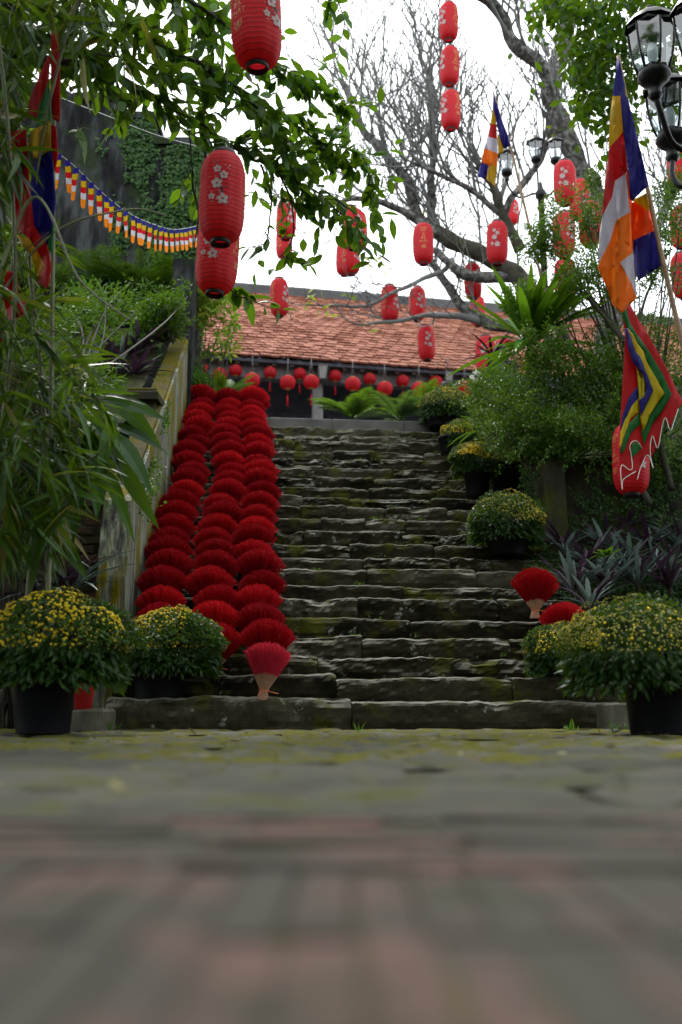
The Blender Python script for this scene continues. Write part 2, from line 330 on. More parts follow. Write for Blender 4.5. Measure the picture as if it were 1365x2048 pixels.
m_fern = leafmat('fern_frond', [(0.0, (0.03, 0.07, 0.018)), (0.6, (0.06, 0.13, 0.03)), (1.0, (0.11, 0.2, 0.05))], 0.35, 0.5)
m_nest = leafmat('nest_fern_leaf', [(0.0, (0.02, 0.06, 0.015)), (0.6, (0.045, 0.13, 0.02)), (1.0, (0.10, 0.24, 0.03))], 0.4, 0.3)
m_cycad = leafmat('cycad_frond', [(0.0, (0.05, 0.11, 0.02)), (0.6, (0.10, 0.19, 0.03)), (1.0, (0.22, 0.28, 0.05))], 0.35, 0.4)
m_bluecycad = leafmat('blue_cycad_frond', [(0.0, (0.05, 0.09, 0.06)), (0.6, (0.10, 0.16, 0.11)), (1.0, (0.18, 0.25, 0.18))], 0.3, 0.4)
m_lime = leafmat('lime_leaf', [(0.0, (0.07, 0.13, 0.03)), (0.5, (0.16, 0.26, 0.05)), (1.0, (0.45, 0.45, 0.06))], 0.4, 0.5)
m_purple = leafmat('purple_leaf', [(0.0, (0.04, 0.014, 0.032)), (0.4, (0.06, 0.035, 0.06)), (0.55, (0.08, 0.12, 0.11)), (1.0, (0.2, 0.27, 0.24))], 0.2, 0.35, 0)
m_blackleaf = leafmat('black_leaf', [(0.0, (0.012, 0.008, 0.01)), (1.0, (0.03, 0.018, 0.022))], 0.1, 0.4, 0)
m_ivy = leafmat('ivy_leaf', [(0.0, (0.015, 0.035, 0.012)), (0.6, (0.03, 0.07, 0.02)), (1.0, (0.06, 0.12, 0.03))], 0.2, 0.4)
m_litter = leafmat('fallen_leaf', [(0.0, (0.03, 0.02, 0.015)), (0.5, (0.09, 0.055, 0.03)), (0.8, (0.14, 0.13, 0.04)), (1.0, (0.25, 0.23, 0.12))], 0.1, 0.7, 0)
m_white = plain('white_petal', (0.75, 0.75, 0.7), 0.6, 0.08)
f_lemon = cloth('lemon_cloth', (0.7, 0.55, 0.005)); f_red = cloth('red_cloth', (0.5, 0.008, 0.014)); f_blue = cloth('blue_cloth', (0.02, 0.016, 0.22)); f_yel = cloth('yellow_cloth', (0.56, 0.36, 0.008))
f_white = cloth('white_cloth', (0.55, 0.53, 0.6)); f_org = cloth('orange_cloth', (0.78, 0.23, 0.008)); f_green = cloth('green_cloth', (0.012, 0.18, 0.03)); f_dorg = cloth('deep_orange_cloth', (0.85, 0.12, 0.01))
def lanternmat():
    m, nt, b, o = newmat('red_lantern_silk'); b.inputs['Roughness'].default_value = 0.55; b.inputs['Specular IOR Level'].default_value = 0.35
    v = coords(nt); f = noiz(nt, v, 7, 5); oi = nt.nodes.new('ShaderNodeObjectInfo')
    col = mixc(nt, f, (0.6, 0.011, 0.024), (0.78, 0.024, 0.042)); col = mixc(nt, math_(nt, 'MULTIPLY', oi.outputs['Random'], 0.3), col, (0.72, 0.06, 0.07))
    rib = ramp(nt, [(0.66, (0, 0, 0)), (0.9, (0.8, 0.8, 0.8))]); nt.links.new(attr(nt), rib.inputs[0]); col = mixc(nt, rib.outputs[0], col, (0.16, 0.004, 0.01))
    nt.links.new(col, b.inputs['Base Color']); t = nt.nodes.new('ShaderNodeBsdfTranslucent'); nt.links.new(col, t.inputs['Color'])
    bump(nt, b, noiz(nt, coords(nt, 'Object', (60, 60, 8)), 2, 4), 0.25, 0.003)
    mx = nt.nodes.new('ShaderNodeMixShader'); mx.inputs[0].default_value = 0.5
    nt.links.new(b.outputs[0], mx.inputs[1]); nt.links.new(t.outputs[0], mx.inputs[2]); nt.links.new(mx.outputs[0], o.inputs['Surface'])
    return m
m_lantern = lanternmat()
def glassmat():
    m, nt, b, o = newmat('lamp_glass'); b.inputs['Roughness'].default_value = 0.05; b.inputs['Transmission Weight'].default_value = 1.0; b.inputs['IOR'].default_value = 1.05
    b.inputs['Base Color'].default_value = (0.86, 0.9, 0.92, 1); 
    g = nt.nodes.new('ShaderNodeBsdfGlossy'); g.inputs['Roughness'].default_value = 0.08; tr = nt.nodes.new('ShaderNodeBsdfTransparent'); tr.inputs['Color'].default_value = (0.78, 0.83, 0.86, 1)
    mx = nt.nodes.new('ShaderNodeMixShader'); mx.inputs[0].default_value = 0.16
    nt.links.new(tr.outputs[0], mx.inputs[1]); nt.links.new(g.outputs[0], mx.inputs[2]); nt.links.new(mx.outputs[0], o.inputs['Surface'])
    return m
m_glass = glassmat()
m_skin = plain('skin', (0.45, 0.27, 0.2), 0.6, 0.1); m_hair = plain('black_hair', (0.006, 0.006, 0.008), 0.5, 0.2)
m_cloth1 = plain('dark_clothes', (0.02, 0.022, 0.03), 0.8, 0.2); m_cloth2 = plain('brown_clothes', (0.08, 0.05, 0.04), 0.8, 0.2)
m_hat = plain('dark_hat', (0.012, 0.012, 0.016), 0.7, 0.2)
m_bucket = plain('red_plastic', (0.42, 0.012, 0.015), 0.4, 0.15, 8); m_bluep = plain('blue_plastic', (0.02, 0.12, 0.4), 0.4, 0.1)
m_whitep = plain('white_plastic', (0.6, 0.62, 0.62), 0.5, 0.1)
# ================================================================ the setting
rg = random.Random(3)
def sheet(name, fn, nx, ny, mat, x0, x1, y0, y1):
    X = np.linspace(x0, x1, nx); Yv = np.linspace(y0, y1, ny); V = []
    for y in Yv:
        for x in X: V.append((x, y, fn(x, y)))
    i = np.arange(ny - 1)[:, None] * nx; j = np.arange(nx - 1)[None, :]
    F = np.stack((i + j, i + j + 1, i + nx + j + 1, i + nx + j), -1).reshape(-1, 4)
    mb = MB(); mb.add(V, F, 0, 0.0, True)
    return tag(link(name, mb.mesh(name, mat)), kind='structure')
far = MB(); far.add([(-900, -900, -0.3), (900, -900, -0.3), (900, 900, -0.3), (-900, 900, -0.3)], np.array([(0, 1, 2, 3)]))
ground = tag(link('ground', far.mesh('ground', m_soil)), kind='structure')
yard = sheet('courtyard', lambda x, y: -0.010 + 0.003 * nz((x, y, 0), 3) + (0.0065 if y < 1.2 else -0.004), 90, 100, m_joint, -7, 7, -3.0, 7.0)

# paving: bricks on edge near the camera, rough slabs beyond
def brick_mesh(seed, L, W, H, b, jit):
    mb = MB(); r = random.Random(seed); bevel_box(mb, (-W / 2, -L / 2, -H), (W / 2, L / 2, 0), b, 0, r.random(), jit, r); return mb.mesh('brick', m_brickpave)
bm_on_edge = [brick_mesh(i, 0.22, 0.0375, 0.05, 0.002, 0.0012) for i in range(7)]
n = 0
y = 0.12
while y < 1.2:
    cross = y > 0.78
    if cross:
        x = -0.14 - 0.37 * (y + 0.15) - rg.uniform(0, 0.2); lim = 0.1 + 0.37 * (y + 0.15)
        while x < lim:
            o = link('brick', rg.choice(bm_on_edge), yard); o.location = (x + 0.11, y + 0.026, rg.uniform(-0.004, 0.005)); o.rotation_euler = (rg.uniform(-.03, .03), rg.uniform(-.02, .02), R(90) + rg.uniform(-.04, .04)); x += 0.226
        y += 0.042; continue
    half = 0.12 + 0.37 * (y + 0.22)
    x = -half
    while x < half:
        o = link('brick', rg.choice(bm_on_edge), yard); o.location = (x, y + 0.108 + rg.uniform(-.008, .008), rg.uniform(-0.0015, 0.0015)); o.rotation_euler = (rg.uniform(-.012, .012), rg.uniform(-.02, .02), rg.uniform(-.02, .02))
        x += 0.040; n += 1
    y += 0.226
# slabs
y = 1.24; row = 0
while y < 6.5:
    d = rg.uniform(0.17, 0.3); x = -3.6 + rg.uniform(0, 0.3)
    while x < 3.6:
        w = rg.uniform(0.22, 0.55)
        if abs(x + w / 2) < 0.5 + 0.37 * (y + d):
            mb = MB(); nxs, nys = 6, 4; V = []
            h0 = rg.uniform(-0.004, 0.006); tx, ty = rg.uniform(-.01, .01), rg.uniform(-.015, .015); rv = rg.random()
            for b_ in range(nys):
                for a_ in range(nxs):
                    fx, fy = a_ / (nxs - 1), b_ / (nys - 1)
                    ex = min(fx, 1 - fx) * w; ey = min(fy, 1 - fy) * d
                    drop = -0.018 if min(ex, ey) < 0.001 else 0.0
                    sx = x + 0.008 + fx * (w - 0.016); sy = y + 0.008 + fy * (d - 0.016)
                    q = 0.013 * nz((sx, sy, row), 4)
                    V.append((sx + q, sy + q, h0 + tx * (fx - .5) + ty * (fy - .5) + drop + 0.006 * nz((sx, sy, 1), 9)))
            i = np.arange(nys - 1)[:, None] * nxs; j = np.arange(nxs - 1)[None, :]
            mb.add(V, np.stack((i + j, i + j + 1, i + nxs + j + 1, i + nxs + j), -1).reshape(-1, 4), 0, rv, True)
            link('paving_slab', mb.mesh('paving_slab', m_pave if rg.random() < (y - 1.9) / 1.6 else m_pavebare), yard)
        x += w
    y += d; row += 1
# fallen leaves on the courtyard
mb = MB(); k = 150
px = RG.uniform(-40, 1400, k); py = np.clip(1466 + RG.exponential(26, k), 1466, 1640)
P = np.array([at_z(a, b, 0.012) for a, b in zip(px, py)]); D = rdir(k); D[:, 2] *= 0.04; N = rdir(k) * 0.15 + (0, 0, 1)
leaves(mb, P, D, N, RG.uniform(0.02, 0.055, k), RG.uniform(0.012, 0.025, k), RG.random(k), bend=-0.12, fold=0.12)
tag(link('leaf_litter', mb.mesh('leaf_litter', m_litter)), 'small dry and green leaves scattered over the mossy paving', 'leaf litter', kind='stuff')
# weeds along the foot of the stairs
mb = MB()
for cxp, cyp, nn in ((100, 1448, 22), (215, 1455, 14), (1230, 1456, 10), (1150, 1452, 10), (110, 1462, 12), (730, 1466, 4), (1225, 1468, 7)):
    c = at_z(cxp, 1461, 0.0) if cyp < 1461 else at_z(cxp, cyp, 0.0)
    D = rdir(nn); D[:, 2] = np.abs(D[:, 2]) + 0.5
    leaves(mb, c + RG.normal(size=(nn, 3)) * (0.03, 0.02, 0.0), D, rdir(nn), RG.uniform(0.03, 0.09, nn), 0.009, RG.random(nn), bend=0.3)
tag(link('weeds', mb.mesh('weeds', m_fern)), 'low green weeds sprouting along the foot of the stone stairs', 'weeds', kind='stuff')

# terrace at the head of the stairs, and the banks on both sides
V0 = 22 * TREAD
def pad(name, poly, z0, z1, mat):
    mb = MB(); n = len(poly); V = [(*p, z0) for p in poly] + [(*p, z1) for p in poly]
    mb.add(V, [np.array([[i, (i + 1) % n, n + (i + 1) % n, n + i] for i in range(n)]), np.array([list(range(n, 2 * n))])])
    return tag(link(name, mb.mesh(name, mat)), kind='structure')
q = lambda u, v: tuple(S(u, v, 0)[:2])
terr = pad('terrace', [q(-1.9, V0 + 0.32), q(2.6, V0 + 0.32), q(2.6, V0 - 1.0), q(14, V0 - 1.0), q(16, 24), q(-16, 24), q(-14, V0 + 0.32)], 0.0, TERR - 0.006, m_kerb)
def rbank(x, y):
    t = min(max((y - 9.15) / 2.6, 0), 1); return 2.42 + (TERR - 2.42) * t + 0.12 * nz((x, y, 5), 1.2)
def lbank(x, y):
    t = min(max((y - 7.35) / 5.6, 0), 1); return 1.95 + 3.4 * t ** 0.9 + 0.15 * nz((x, y, 9), 1.1)
# banks (soil, covered by plants)
def bank(name, fn, u0, u1, v0, v1, nx=28, ny=28):
    V = []; 
    for b_ in range(ny):
        for a_ in range(nx):
            p = S(u0 + (u1 - u0) * a_ / (nx - 1), v0 + (v1 - v0) * b_ / (ny - 1), 0); V.append((p[0], p[1], fn(p[0], p[1])))
    i = np.arange(ny - 1)[:, None] * nx; j = np.arange(nx - 1)[None, :]
    mb = MB(); mb.add(V, np.stack((i + j, i + j + 1, i + nx + j + 1, i + nx + j), -1).reshape(-1, 4), 0, 0, True)
    return tag(link(name, mb.mesh(name, m_soil)), kind='structure')
bank('planted_bank', lbank, -9.0, -1.62, 1.1, 6.6)
bank('planted_bank', rbank, 2.25, 9.0, 2.55, 5.4)
# low planting bed in front of the right-hand wall
bank('planting_bed', lambda x, y: 0.62 + 0.06 * nz((x, y, 3), 2) + 0.12 * (y - 6.7), 1.95, 7.0, 0.72, 2.7)
mb = MB(); box(mb, (1.93, 0.55, -0.05), (7, 0.75, 0.62), M=lambda u, v, z: S(u, v, z)); tag(link('bed_retaining_wall', mb.mesh('bed_retaining_wall', m_darkwall)), 'low dark wall holding the planting bed behind the chrysanthemums', 'retaining wall')

# ---------------------------------------------------------------- stone staircase
stair = thing('stone_staircase', 'broad flight of rough mossy stone steps climbing to the temple terrace', 'staircase', S(0, 0, 0))
def u_right(k): return 1.80 + 0.55 * (k - 1) / 22
def u_left(k): return -1.40 + 0.05 * (k - 1) / 22
core = MB()
for k in range(1, 23):
    box(core, (u_left(k), (k - 1) * TREAD + 0.06, -0.1), (u_right(k), k * TREAD + 0.2, ZS[k] - 0.035), M=lambda u, v, z: S(u, v, z))
wpart('rubble_core', core, m_mortar, stair)
rs = random.Random(11)
for k in range(1, 23):
    z0, z1 = ZS[k - 1], ZS[k]; v0 = (k - 1) * TREAD; ul, ur = u_left(k) - 0.02, u_right(k)
    u = ul
    while u < ur - 0.05:
        L = rs.uniform(0.35, 1.1) if k > 7 else rs.uniform(0.9, 2.2)
        if ur - (u + L) < 0.22: L = ur - u
        nu = max(8, int(L / 0.022)); gap = rs.uniform(0.001, 0.005); H = z1 - z0
        dz = rs.uniform(-0.009, 0.011); dv = rs.uniform(-0.022, 0.022); tilt = rs.uniform(-0.008, 0.008); seed = rs.uniform(0, 50)
        rough = rs.choice((0.5, 0.8, 1.0, 1.5))
        # cross-section from foot of riser to back of tread
        prof = [(0.012, 0.0), (0.004, 0.14), (-0.002, 0.3), (0.0, 0.45), (0.0, 0.6), (0.002, 0.74), (0.006, 0.86), (0.014, 0.94), (0.03, 0.985), (0.06, 1.0), (0.11, 1.0), (0.19, 0.99), (0.33, 0.97)]
        V = []
        for a in range(nu + 1):
            fu = a / nu; uu = u + gap + fu * (L - 2 * gap)
            e = min(fu, 1 - fu) * L; endr = max(0, 1 - e / 0.035) ** 2
            wave = 0.020 * nz((uu, k * 3.1, seed), 2.2) + 0.013 * nz((uu, k, seed + 4), 7) + 0.008 * nz((uu, k, seed + 2), 19)
            chip = max(0, nz((uu, k * 1.7, seed + 9), 4.5) - 0.12) * 0.13 * rough
            for (pv, ph) in prof:
                zz = z0 - 0.012 + ph * (H + 0.012)
                nn = nz((uu * 1.0, zz * 2.2, seed), 5.5); n2 = nz((uu, zz * 1.6, seed + 20), 17); n3 = nz((uu, zz * 2.5, seed + 7), 38)
                front = 1.0 if ph < 0.97 and pv < 0.05 else 0.25
                strata = 0.010 * math.copysign(abs(nz((uu * 0.6, zz * 6, seed + 30), 4.5)) ** 0.6, nz((uu * 0.6, zz * 6, seed + 30), 4.5))
                vv = pv + dv + front * rough * (0.024 * nn + 0.013 * n2 + 0.008 * n3 + 0.7 * strata) + endr * (0.013 if k > 7 else 0.007) + (chip if 0.8 < ph and pv < 0.05 else chip * 0.4 * ph)
                dzz = (dz * 1.4 + tilt * (fu - .5) + wave * (0.9 if pv < 0.12 else 0.3) - endr * 0.008 - chip * 0.25 * (pv < 0.05)) * ph + 0.004 * n2 * (ph > 0.9)
                V.append(S(uu, v0 + vv, zz + dzz))
        npf = len(prof); i = np.arange(nu)[:, None] * npf; j = np.arange(npf - 1)[None, :]
        F = np.stack((i + j, i + npf + j, i + npf + j + 1, i + j + 1), -1).reshape(-1, 4)
        mb = MB(); mb.add(V, F, 0, rs.random(), False)
        for a in (0, nu): mb.f.append((np.array([np.arange(npf) + a * npf]), 0, False))
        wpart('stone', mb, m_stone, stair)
        u += L
# smooth slab edging the terrace
mb = MB(); u = -1.35
while u < 2.3:
    w = rs.uniform(0.7, 1.1); bevel_box(mb, (u, V0, ZS[22] - 0.05), (min(u + w, 2.4) - 0.006, V0 + 0.34, ZS[23]), 0.012, 0, rs.random(), 0.004, rs, M=lambda a, b, c: S(a, b, c))
    wpart('kerb_slab', mb, m_kerb, stair); mb = MB(); u += w
# small moss tufts and weeds on the treads
mb = MB()
for _ in range(46):
    k = rs.randint(2, 22); uu = rs.uniform(-0.1, u_right(k)); c = S(uu, (k - 1) * TREAD + rs.uniform(0.0, 0.02), ZS[k] - 0.004); nn = rs.randint(5, 12)
    D = rdir(nn); D[:, 2] = np.abs(D[:, 2]) + 0.2
    leaves(mb, c + RG.normal(size=(nn, 3)) * (0.03, 0.008, 0.004), D, rdir(nn), RG.uniform(0.012, 0.035, nn), 0.007, RG.random(nn), bend=0.3)
tag(link('stair_weeds', mb.mesh('stair_weeds', m_fern)), 'tiny green weeds rooted along the lips of the stone steps', 'weeds', kind='stuff')

# ---------------------------------------------------------------- flank wall left of the stairs
def prism(mb, poly, u0, u1, mi=0, sk=0.0, seed=0, rough=0.0, sub=0.07):
    # poly of (v, z) points extruded from u0 to u1, outline resampled and roughened
    pts = []
    for (a, b), (c, d) in zip(poly, poly[1:] + poly[:1]):
        m = max(1, int(math.hypot(c - a, d - b) / sub))
        for t in range(m): pts.append((a + (c - a) * t / m, b + (d - b) * t / m))
    us = np.linspace(u0, u1, 5); V = []
    for uu in us:
        for (v, z) in pts:
            s = sk * v; p = S(uu + s, v, z); nn = rough * (nz(p, 5) + 0.5 * nz(p, 14))
            V.append(S(uu + s + nn * 0.7, v + nn, z + nn * 0.6))
    m = len(pts); i = np.arange(4)[:, None] * m; j = np.arange(m)[None, :]; j2 = (j + 1) % m
    mb.add(V, np.stack((i + j, i + j2, i + m + j2, i + m + j), -1).reshape(-1, 4), mi, 0, False)
    n0 = mb.n - len(V)
    mb.f.append((np.array([np.arange(m)[::-1] + n0]), mi, False)); mb.f.append((np.array([np.arange(m) + n0 + 4 * m]), mi, False))
flank = thing('flank_wall', 'narrow sloping wall with moss and pale lichen streaks beside the incense bundles', 'wall', S(-1.5, 0.55, 0))
mb = MB(); prism(mb, [(0.6, 0.0), (0.62, 1.0), (0.75, 1.55), (1.0, 1.72), (5.75, 4.72), (6.4, 4.72), (6.4, 0.0)], -1.60, -1.405, sk=0.010, rough=0.016)
wpart('streaked_face', mb, m_streak, flank)
mb = MB(); prism(mb, [(1.06, 1.725), (5.73, 4.675), (5.73, 4.735), (1.06, 1.80)], -1.585, -1.43, sk=0.010, rough=0.02)
wpart('mossy_coping', mb, m_coping, flank)
# end pier closing the head of the wall
mb = MB(); prism(mb, [(5.5, 3.0), (5.5, 5.62), (6.5, 5.62), (6.5, 3.0)], -1.62, -1.36, sk=0.01, rough=0.012)
wpart('head_pier', mb, m_gable, flank)

# brick retaining wall facing the yard, left of the flank wall
brw = thing('brick_retaining_wall', 'dark crumbling brick retaining wall behind the bamboo and broad leaves', 'wall', S(-2.4, 0.95, 0))
mb = MB(); box(mb, (-4.4, 1.0, -0.1), (-1.60, 1.25, 2.0), M=lambda u, v, z: S(u, v, z)); wpart('mortar_core', mb, m_mortar, brw)
bmesh_b = []
for i in range(6):
    mb = MB(); r = random.Random(i + 40); bevel_box(mb, (-0.1, -0.028, -0.05), (0.1, 0.028, 0.0), 0.006, 0, r.random(), 0.004, r, M=lambda a, b, c: (a, c, b)); bmesh_b.append(mb.mesh('brick', m_brick))
z = 0.42; c_ = 0
while z < 1.98:
    u = -3.05 + (0.105 if c_ % 2 else 0)
    while u < -1.66:
        if rg.random() > 0.06:
            o = link('brick', rg.choice(bmesh_b), brw); p = S(u + rg.uniform(-.006, .006), 0.985 + rg.uniform(-.012, .012), z) - np.array(brw.location)
            o.location = p; o.rotation_euler = (rg.uniform(-.03, .03), rg.uniform(-.03, .03), PSI + math.pi + rg.uniform(-.03, .03))
        u += 0.212
    z += 0.068; c_ += 1
# moulded brick pier behind it
pier = thing('brick_pier', 'dark brick pier with moulded cornice and mossy top beside the flank wall', 'pier', at(284, 960, 8.7) * (1, 1, 0))
cpx = at(284, 800, 8.75); x0, x1 = at(262, 800, 8.7)[0], at(308, 800, 8.7)[0]; zt = at(284, 783, 8.7)[2]
def pbox(a, b, grow, mat, nm):
    m2 = MB(); bevel_box(m2, (x0 - grow, 8.7 - grow, a), (x1 + grow, 9.1 + grow, b), 0.012, 0, 0.4, 0.006, rg); return wpart(nm, m2, mat, pier)
pbox(0.5, zt - 0.22, 0.0, m_brick, 'shaft'); pbox(zt - 0.22, zt - 0.15, 0.025, m_darkwall, 'moulding'); pbox(zt - 0.148, zt - 0.09, 0.012, m_darkwall, 'moulding'); pbox(zt - 0.088, zt - 0.01, 0.055, m_darkwall, 'cornice'); pbox(zt - 0.008, zt + 0.03, 0.03, m_coping, 'mossy_top')
for c_ in range(12):
    for a_ in range(2):
        o = link('brick', rg.choice(bmesh_b), pier); o.scale = (0.55, 1, 1)
        o.location = np.array((x0 + 0.055 + a_ * 0.115 + (0.02 if c_ % 2 else 0), 8.69, zt - 0.28 - c_ * 0.07)) - np.array(pier.location); o.rotation_euler = (0, rg.uniform(-.03, .03), math.pi)

# sooty stepped gable wall at the back left
Yg = 13.2
def gz(px_, py_): p = at(px_, py_, Yg); return (p[0], p[2])
gab = thing('gable_wall', 'tall sooty grey gable wall with stepped top and ivy patches', 'wall', at(250, 560, Yg) * (1, 1, 0))
out = [gz(-260, 620), gz(405, 620), gz(405, 288), gz(405, 284), gz(311, 276), gz(311, 231), gz(232, 226), gz(232, 192), gz(150, 190), gz(118, 170), gz(-260, 120)]
out[1] = (out[2][0], out[1][1]); out[3] = (out[2][0] + 0.001, out[2][1] + 0.03); out[0] = (out[0][0], 3.0); out[1] = (out[1][0], 3.0)
mb = MB(); n = len(out); V = [(x, Yg, z) for x, z in out] + [(x, Yg + 0.6, z) for x, z in out]
mb.add(V, [np.array([list(range(n))]), np.array([list(range(2 * n - 1, n - 1, -1))]), np.array([[i, n + i, n + (i + 1) % n, (i + 1) % n] for i in range(n)])])
wpart('plaster_body', mb, m_gable, gab)
for (a, b, c) in ((311, 405, 280), (232, 311, 229), (150, 232, 191)):
    p, r_ = gz(a, c), gz(b, c); mb = MB(); bevel_box(mb, (p[0] - 0.02, Yg - 0.06, p[1] - 0.09), (r_[0] + 0.03, Yg + 0.66, p[1] + 0.03), 0.02, 0, 0, 0.006, rg); wpart('step_coping', mb, m_gable, gab)
# ivy on the gable
mb = MB(); k = 15000; pxs = RG.uniform(190, 404, k); pys = RG.uniform(236, 545, k)
keep = []
for a, b in zip(pxs, pys):
    top = 286 if a > 311 else 232
    dens = nz((a * 0.02, b * 0.012, 3), 1.0) + 0.6 * nz((a * 0.05, b * 0.04, 5), 1.0) + (a - 262) / 150
    keep.append(b > top and dens > RG.random() * 0.9 - 0.15)
pxs, pys = pxs[keep], pys[keep]; k = len(pxs); P = np.array([at(a, b, Yg - 0.03) for a, b in zip(pxs, pys)])
N = rdir(k) * 0.5 + (0, -1, 0.25); D = rdir(k) * (0.7, 0.15, 0.5) + (0, -0.1, -0.7)
kites(mb, P + RG.normal(size=(k, 3)) * (0, 0.02, 0), D, N, RG.uniform(0.035, 0.065, k), RG.uniform(0.03, 0.055, k), RG.random(k))
iv = wpart('ivy', mb, m_ivy, gab, 'stuff')

# ---------------------------------------------------------------- ivy-covered wall on the right
rw = thing('ivy_wall', 'dark damp retaining wall grown over with creeping fig behind the purple plants', 'wall', S(4, 2.6, 0))
mb = MB(); prism(mb, [(2.6, 0.3), (2.63, 1.5), (2.7, 2.45), (3.1, 2.5), (3.1, 0.3)], 2.17, 7.2, rough=0.04, sub=0.12); wpart('damp_face', mb, m_darkwall, rw)
mb = MB(); prism(mb, [(2.45, 0.5), (2.47, 2.35), (5.6, TERR + 0.15), (5.6, 0.5)], 2.06, 2.25, rough=0.02, sk=0.02); wpart('stair_side_face', mb, m_darkwall, rw)
mb = MB(); k = 17000; pxs = RG.uniform(1040, 1400, k); pys = RG.uniform(870, 1235, k)
dens = np.array([nz((a * 0.012, b * 0.008, 8), 1.0) + 0.8 * nz((a * 0.04, b * 0.03, 1), 1.0) for a, b in zip(pxs, pys)])
dark = np.exp(-(((pxs - 1180) / 75) ** 2 + ((pys - 930) / 85) ** 2)) + 0.7 * np.exp(-(((pxs - 1260) / 60) ** 2 + ((pys - 1055) / 40) ** 2))
keep = dens + 0.4 - 0.75 * dark > RG.random(k) * 0.6 - 0.15
pxs, pys = pxs[keep], pys[keep]; k = len(pxs)
def on_plane(a, b, v):       # ray meets the plane at stair depth v
    d = ray(a, b); nrm = np.array((-sps, cps, 0)); p0 = S(0, v, CAMH); t = (nrm @ (p0 - (0, 0, CAMH))) / (nrm @ d); return d * t + (0, 0, CAMH)
P = np.array([on_plane(a, b, 2.57) for a, b in zip(pxs, pys)]); D = rdir(k) * (0.7, 0.15, 0.6) + (0, -0.1, -0.5); N = rdir(k) * 0.5 + (0, -1, 0.3)
kites(mb, P + RG.normal(size=(k, 3)) * (0, 0.02, 0), D, N, RG.uniform(0.018, 0.04, k), RG.uniform(0.016, 0.032, k), RG.random(k)); wpart('creeping_fig', mb, m_ivy, rw, 'stuff')

# ---------------------------------------------------------------- temple
ZE = TERR + 2.75
e0, e1 = at_z(420, 706, ZE), at_z(960, 742, ZE)
ex = unit((e1 - e0) * (1, 1, 0)); ey = np.array((-ex[1], ex[0], 0))          # along the eave, and away from the camera
def TP(a, b, z): return e0 + ex * a + ey * b + np.array((0, 0, z - e0[2]))
# ridge position from the photograph: meets the ray at (690,588) for a 33 degree pitch
PIT = math.tan(R(33)); d = ray(690, 600); A = np.array((0, 0, CAMH)) - e0
tr = (A[2] - PIT * (A @ ey)) / (PIT * (d @ ey) - d[2]); rp = d * tr + (0, 0, CAMH); RUN = float((rp - e0) @ ey)
LEN0, LEN1 = -1.6, 17.0
temple = thing('temple_hall', 'long low temple hall with red clay tile roof and dark timber front', 'temple', TP(4, 2, TERR))
def tpart(nm, lo, hi, mat, parent=temple, b=0.01):
    m2 = MB(); bevel_box(m2, lo, hi, b, 0, rg.random(), 0.0, rg, M=lambda a, bb, c: TP(a, bb, c)); return wpart(nm, m2, mat, parent)
roof = link('roof', None, temple)
m2 = MB()
V = [TP(LEN0, 0.05, ZE - 0.02), TP(LEN1, 0.05, ZE - 0.02), TP(LEN1, RUN, ZE + PIT * RUN - 0.04), TP(LEN0, RUN, ZE + PIT * RUN - 0.04), TP(LEN0, 2 * RUN, ZE), TP(LEN1, 2 * RUN, ZE)]
m2.add(V, np.array([(0, 1, 2, 3), (3, 2, 5, 4)])); wpart('roof_boards', m2, m_wood, roof)
# tiles: the lowest rows one by one, the rest as one mass
TW, TE = 0.185, 0.235; cosr = math.cos(R(33)); rows = int(RUN / (TE * cosr)); tm = []
for i in range(5):
    m2 = MB(); r = random.Random(i); w2 = TW * 0.5 - 0.004
    V = [(-w2, 0, 0.0), (w2, 0, 0.0), (w2, TE * 1.15, 0), (-w2, TE * 1.15, 0), (-w2 * 0.55, -0.04, 0.034), (w2 * 0.55, -0.04, 0.034), (w2, 0.02, 0.036), (-w2, 0.02, 0.036), (w2, TE * 1.15, 0.02), (-w2, TE * 1.15, 0.02), (-w2 * 0.5, -0.035, -0.004), (w2 * 0.5, -0.035, -0.004)]
    F4 = np.array([(4, 5, 6, 7), (7, 6, 8, 9), (0, 7, 9, 3), (1, 2, 8, 6), (10, 11, 5, 4), (0, 1, 11, 10)]); F3 = np.array([(0, 10, 4), (0, 4, 7), (11, 1, 5), (1, 6, 5)])
    m2.add(V, [F4, F3], 0, r.random()); tm.append((np.array(V, float), F4, F3, m2.mesh('roof_tile', m_tile)))
ang = math.atan2(ex[1], ex[0]); mass = MB(); cnt = 0; rr_ = random.Random(5)
sag = lambda a, b: 0.035 * nz((a, b, 2), 0.6)
for r_ in range(rows + 1):
    ncol = int((13.5 - LEN0) / TW)
    for c_ in range(ncol):
        a = LEN0 + (c_ + (0.5 if r_ % 2 else 0)) * TW + rr_.uniform(-.008, .008); b = r_ * TE * cosr + rr_.uniform(-.012, .012)
        z = ZE + PIT * b + sag(a, b) + rr_.uniform(0, 0.014); rotz = rr_.uniform(-.06, .06); tl = rr_.uniform(-0.05, 0.06)
        mtx = Matrix.Rotation(ang, 4, 'Z') @ Matrix.Rotation(R(33) + tl - 0.07, 4, 'X') @ Matrix.Rotation(rotz, 4, 'Z')
        V, F4, F3, me = tm[rr_.randrange(5)]
        if r_ < 4 and a < 9.6 and cnt < 300:
            o = link('roof_tile', me, roof); o.matrix_local = Matrix.Translation(Vector(TP(a, b, z) - np.array(temple.location))) @ mtx; cnt += 1
        else:
            W_ = V @ np.array(mtx.to_3x3()).T + TP(a, b, z); mass.add(W_, [F4, F3], 0, rr_.random())
wpart('roof_tiles', mass, m_tile, roof, 'stuff')
tpr = lambda nm, lo, hi, mat: tpart(nm, lo, hi, mat, roof, 0.015)
zr = ZE + PIT * RUN
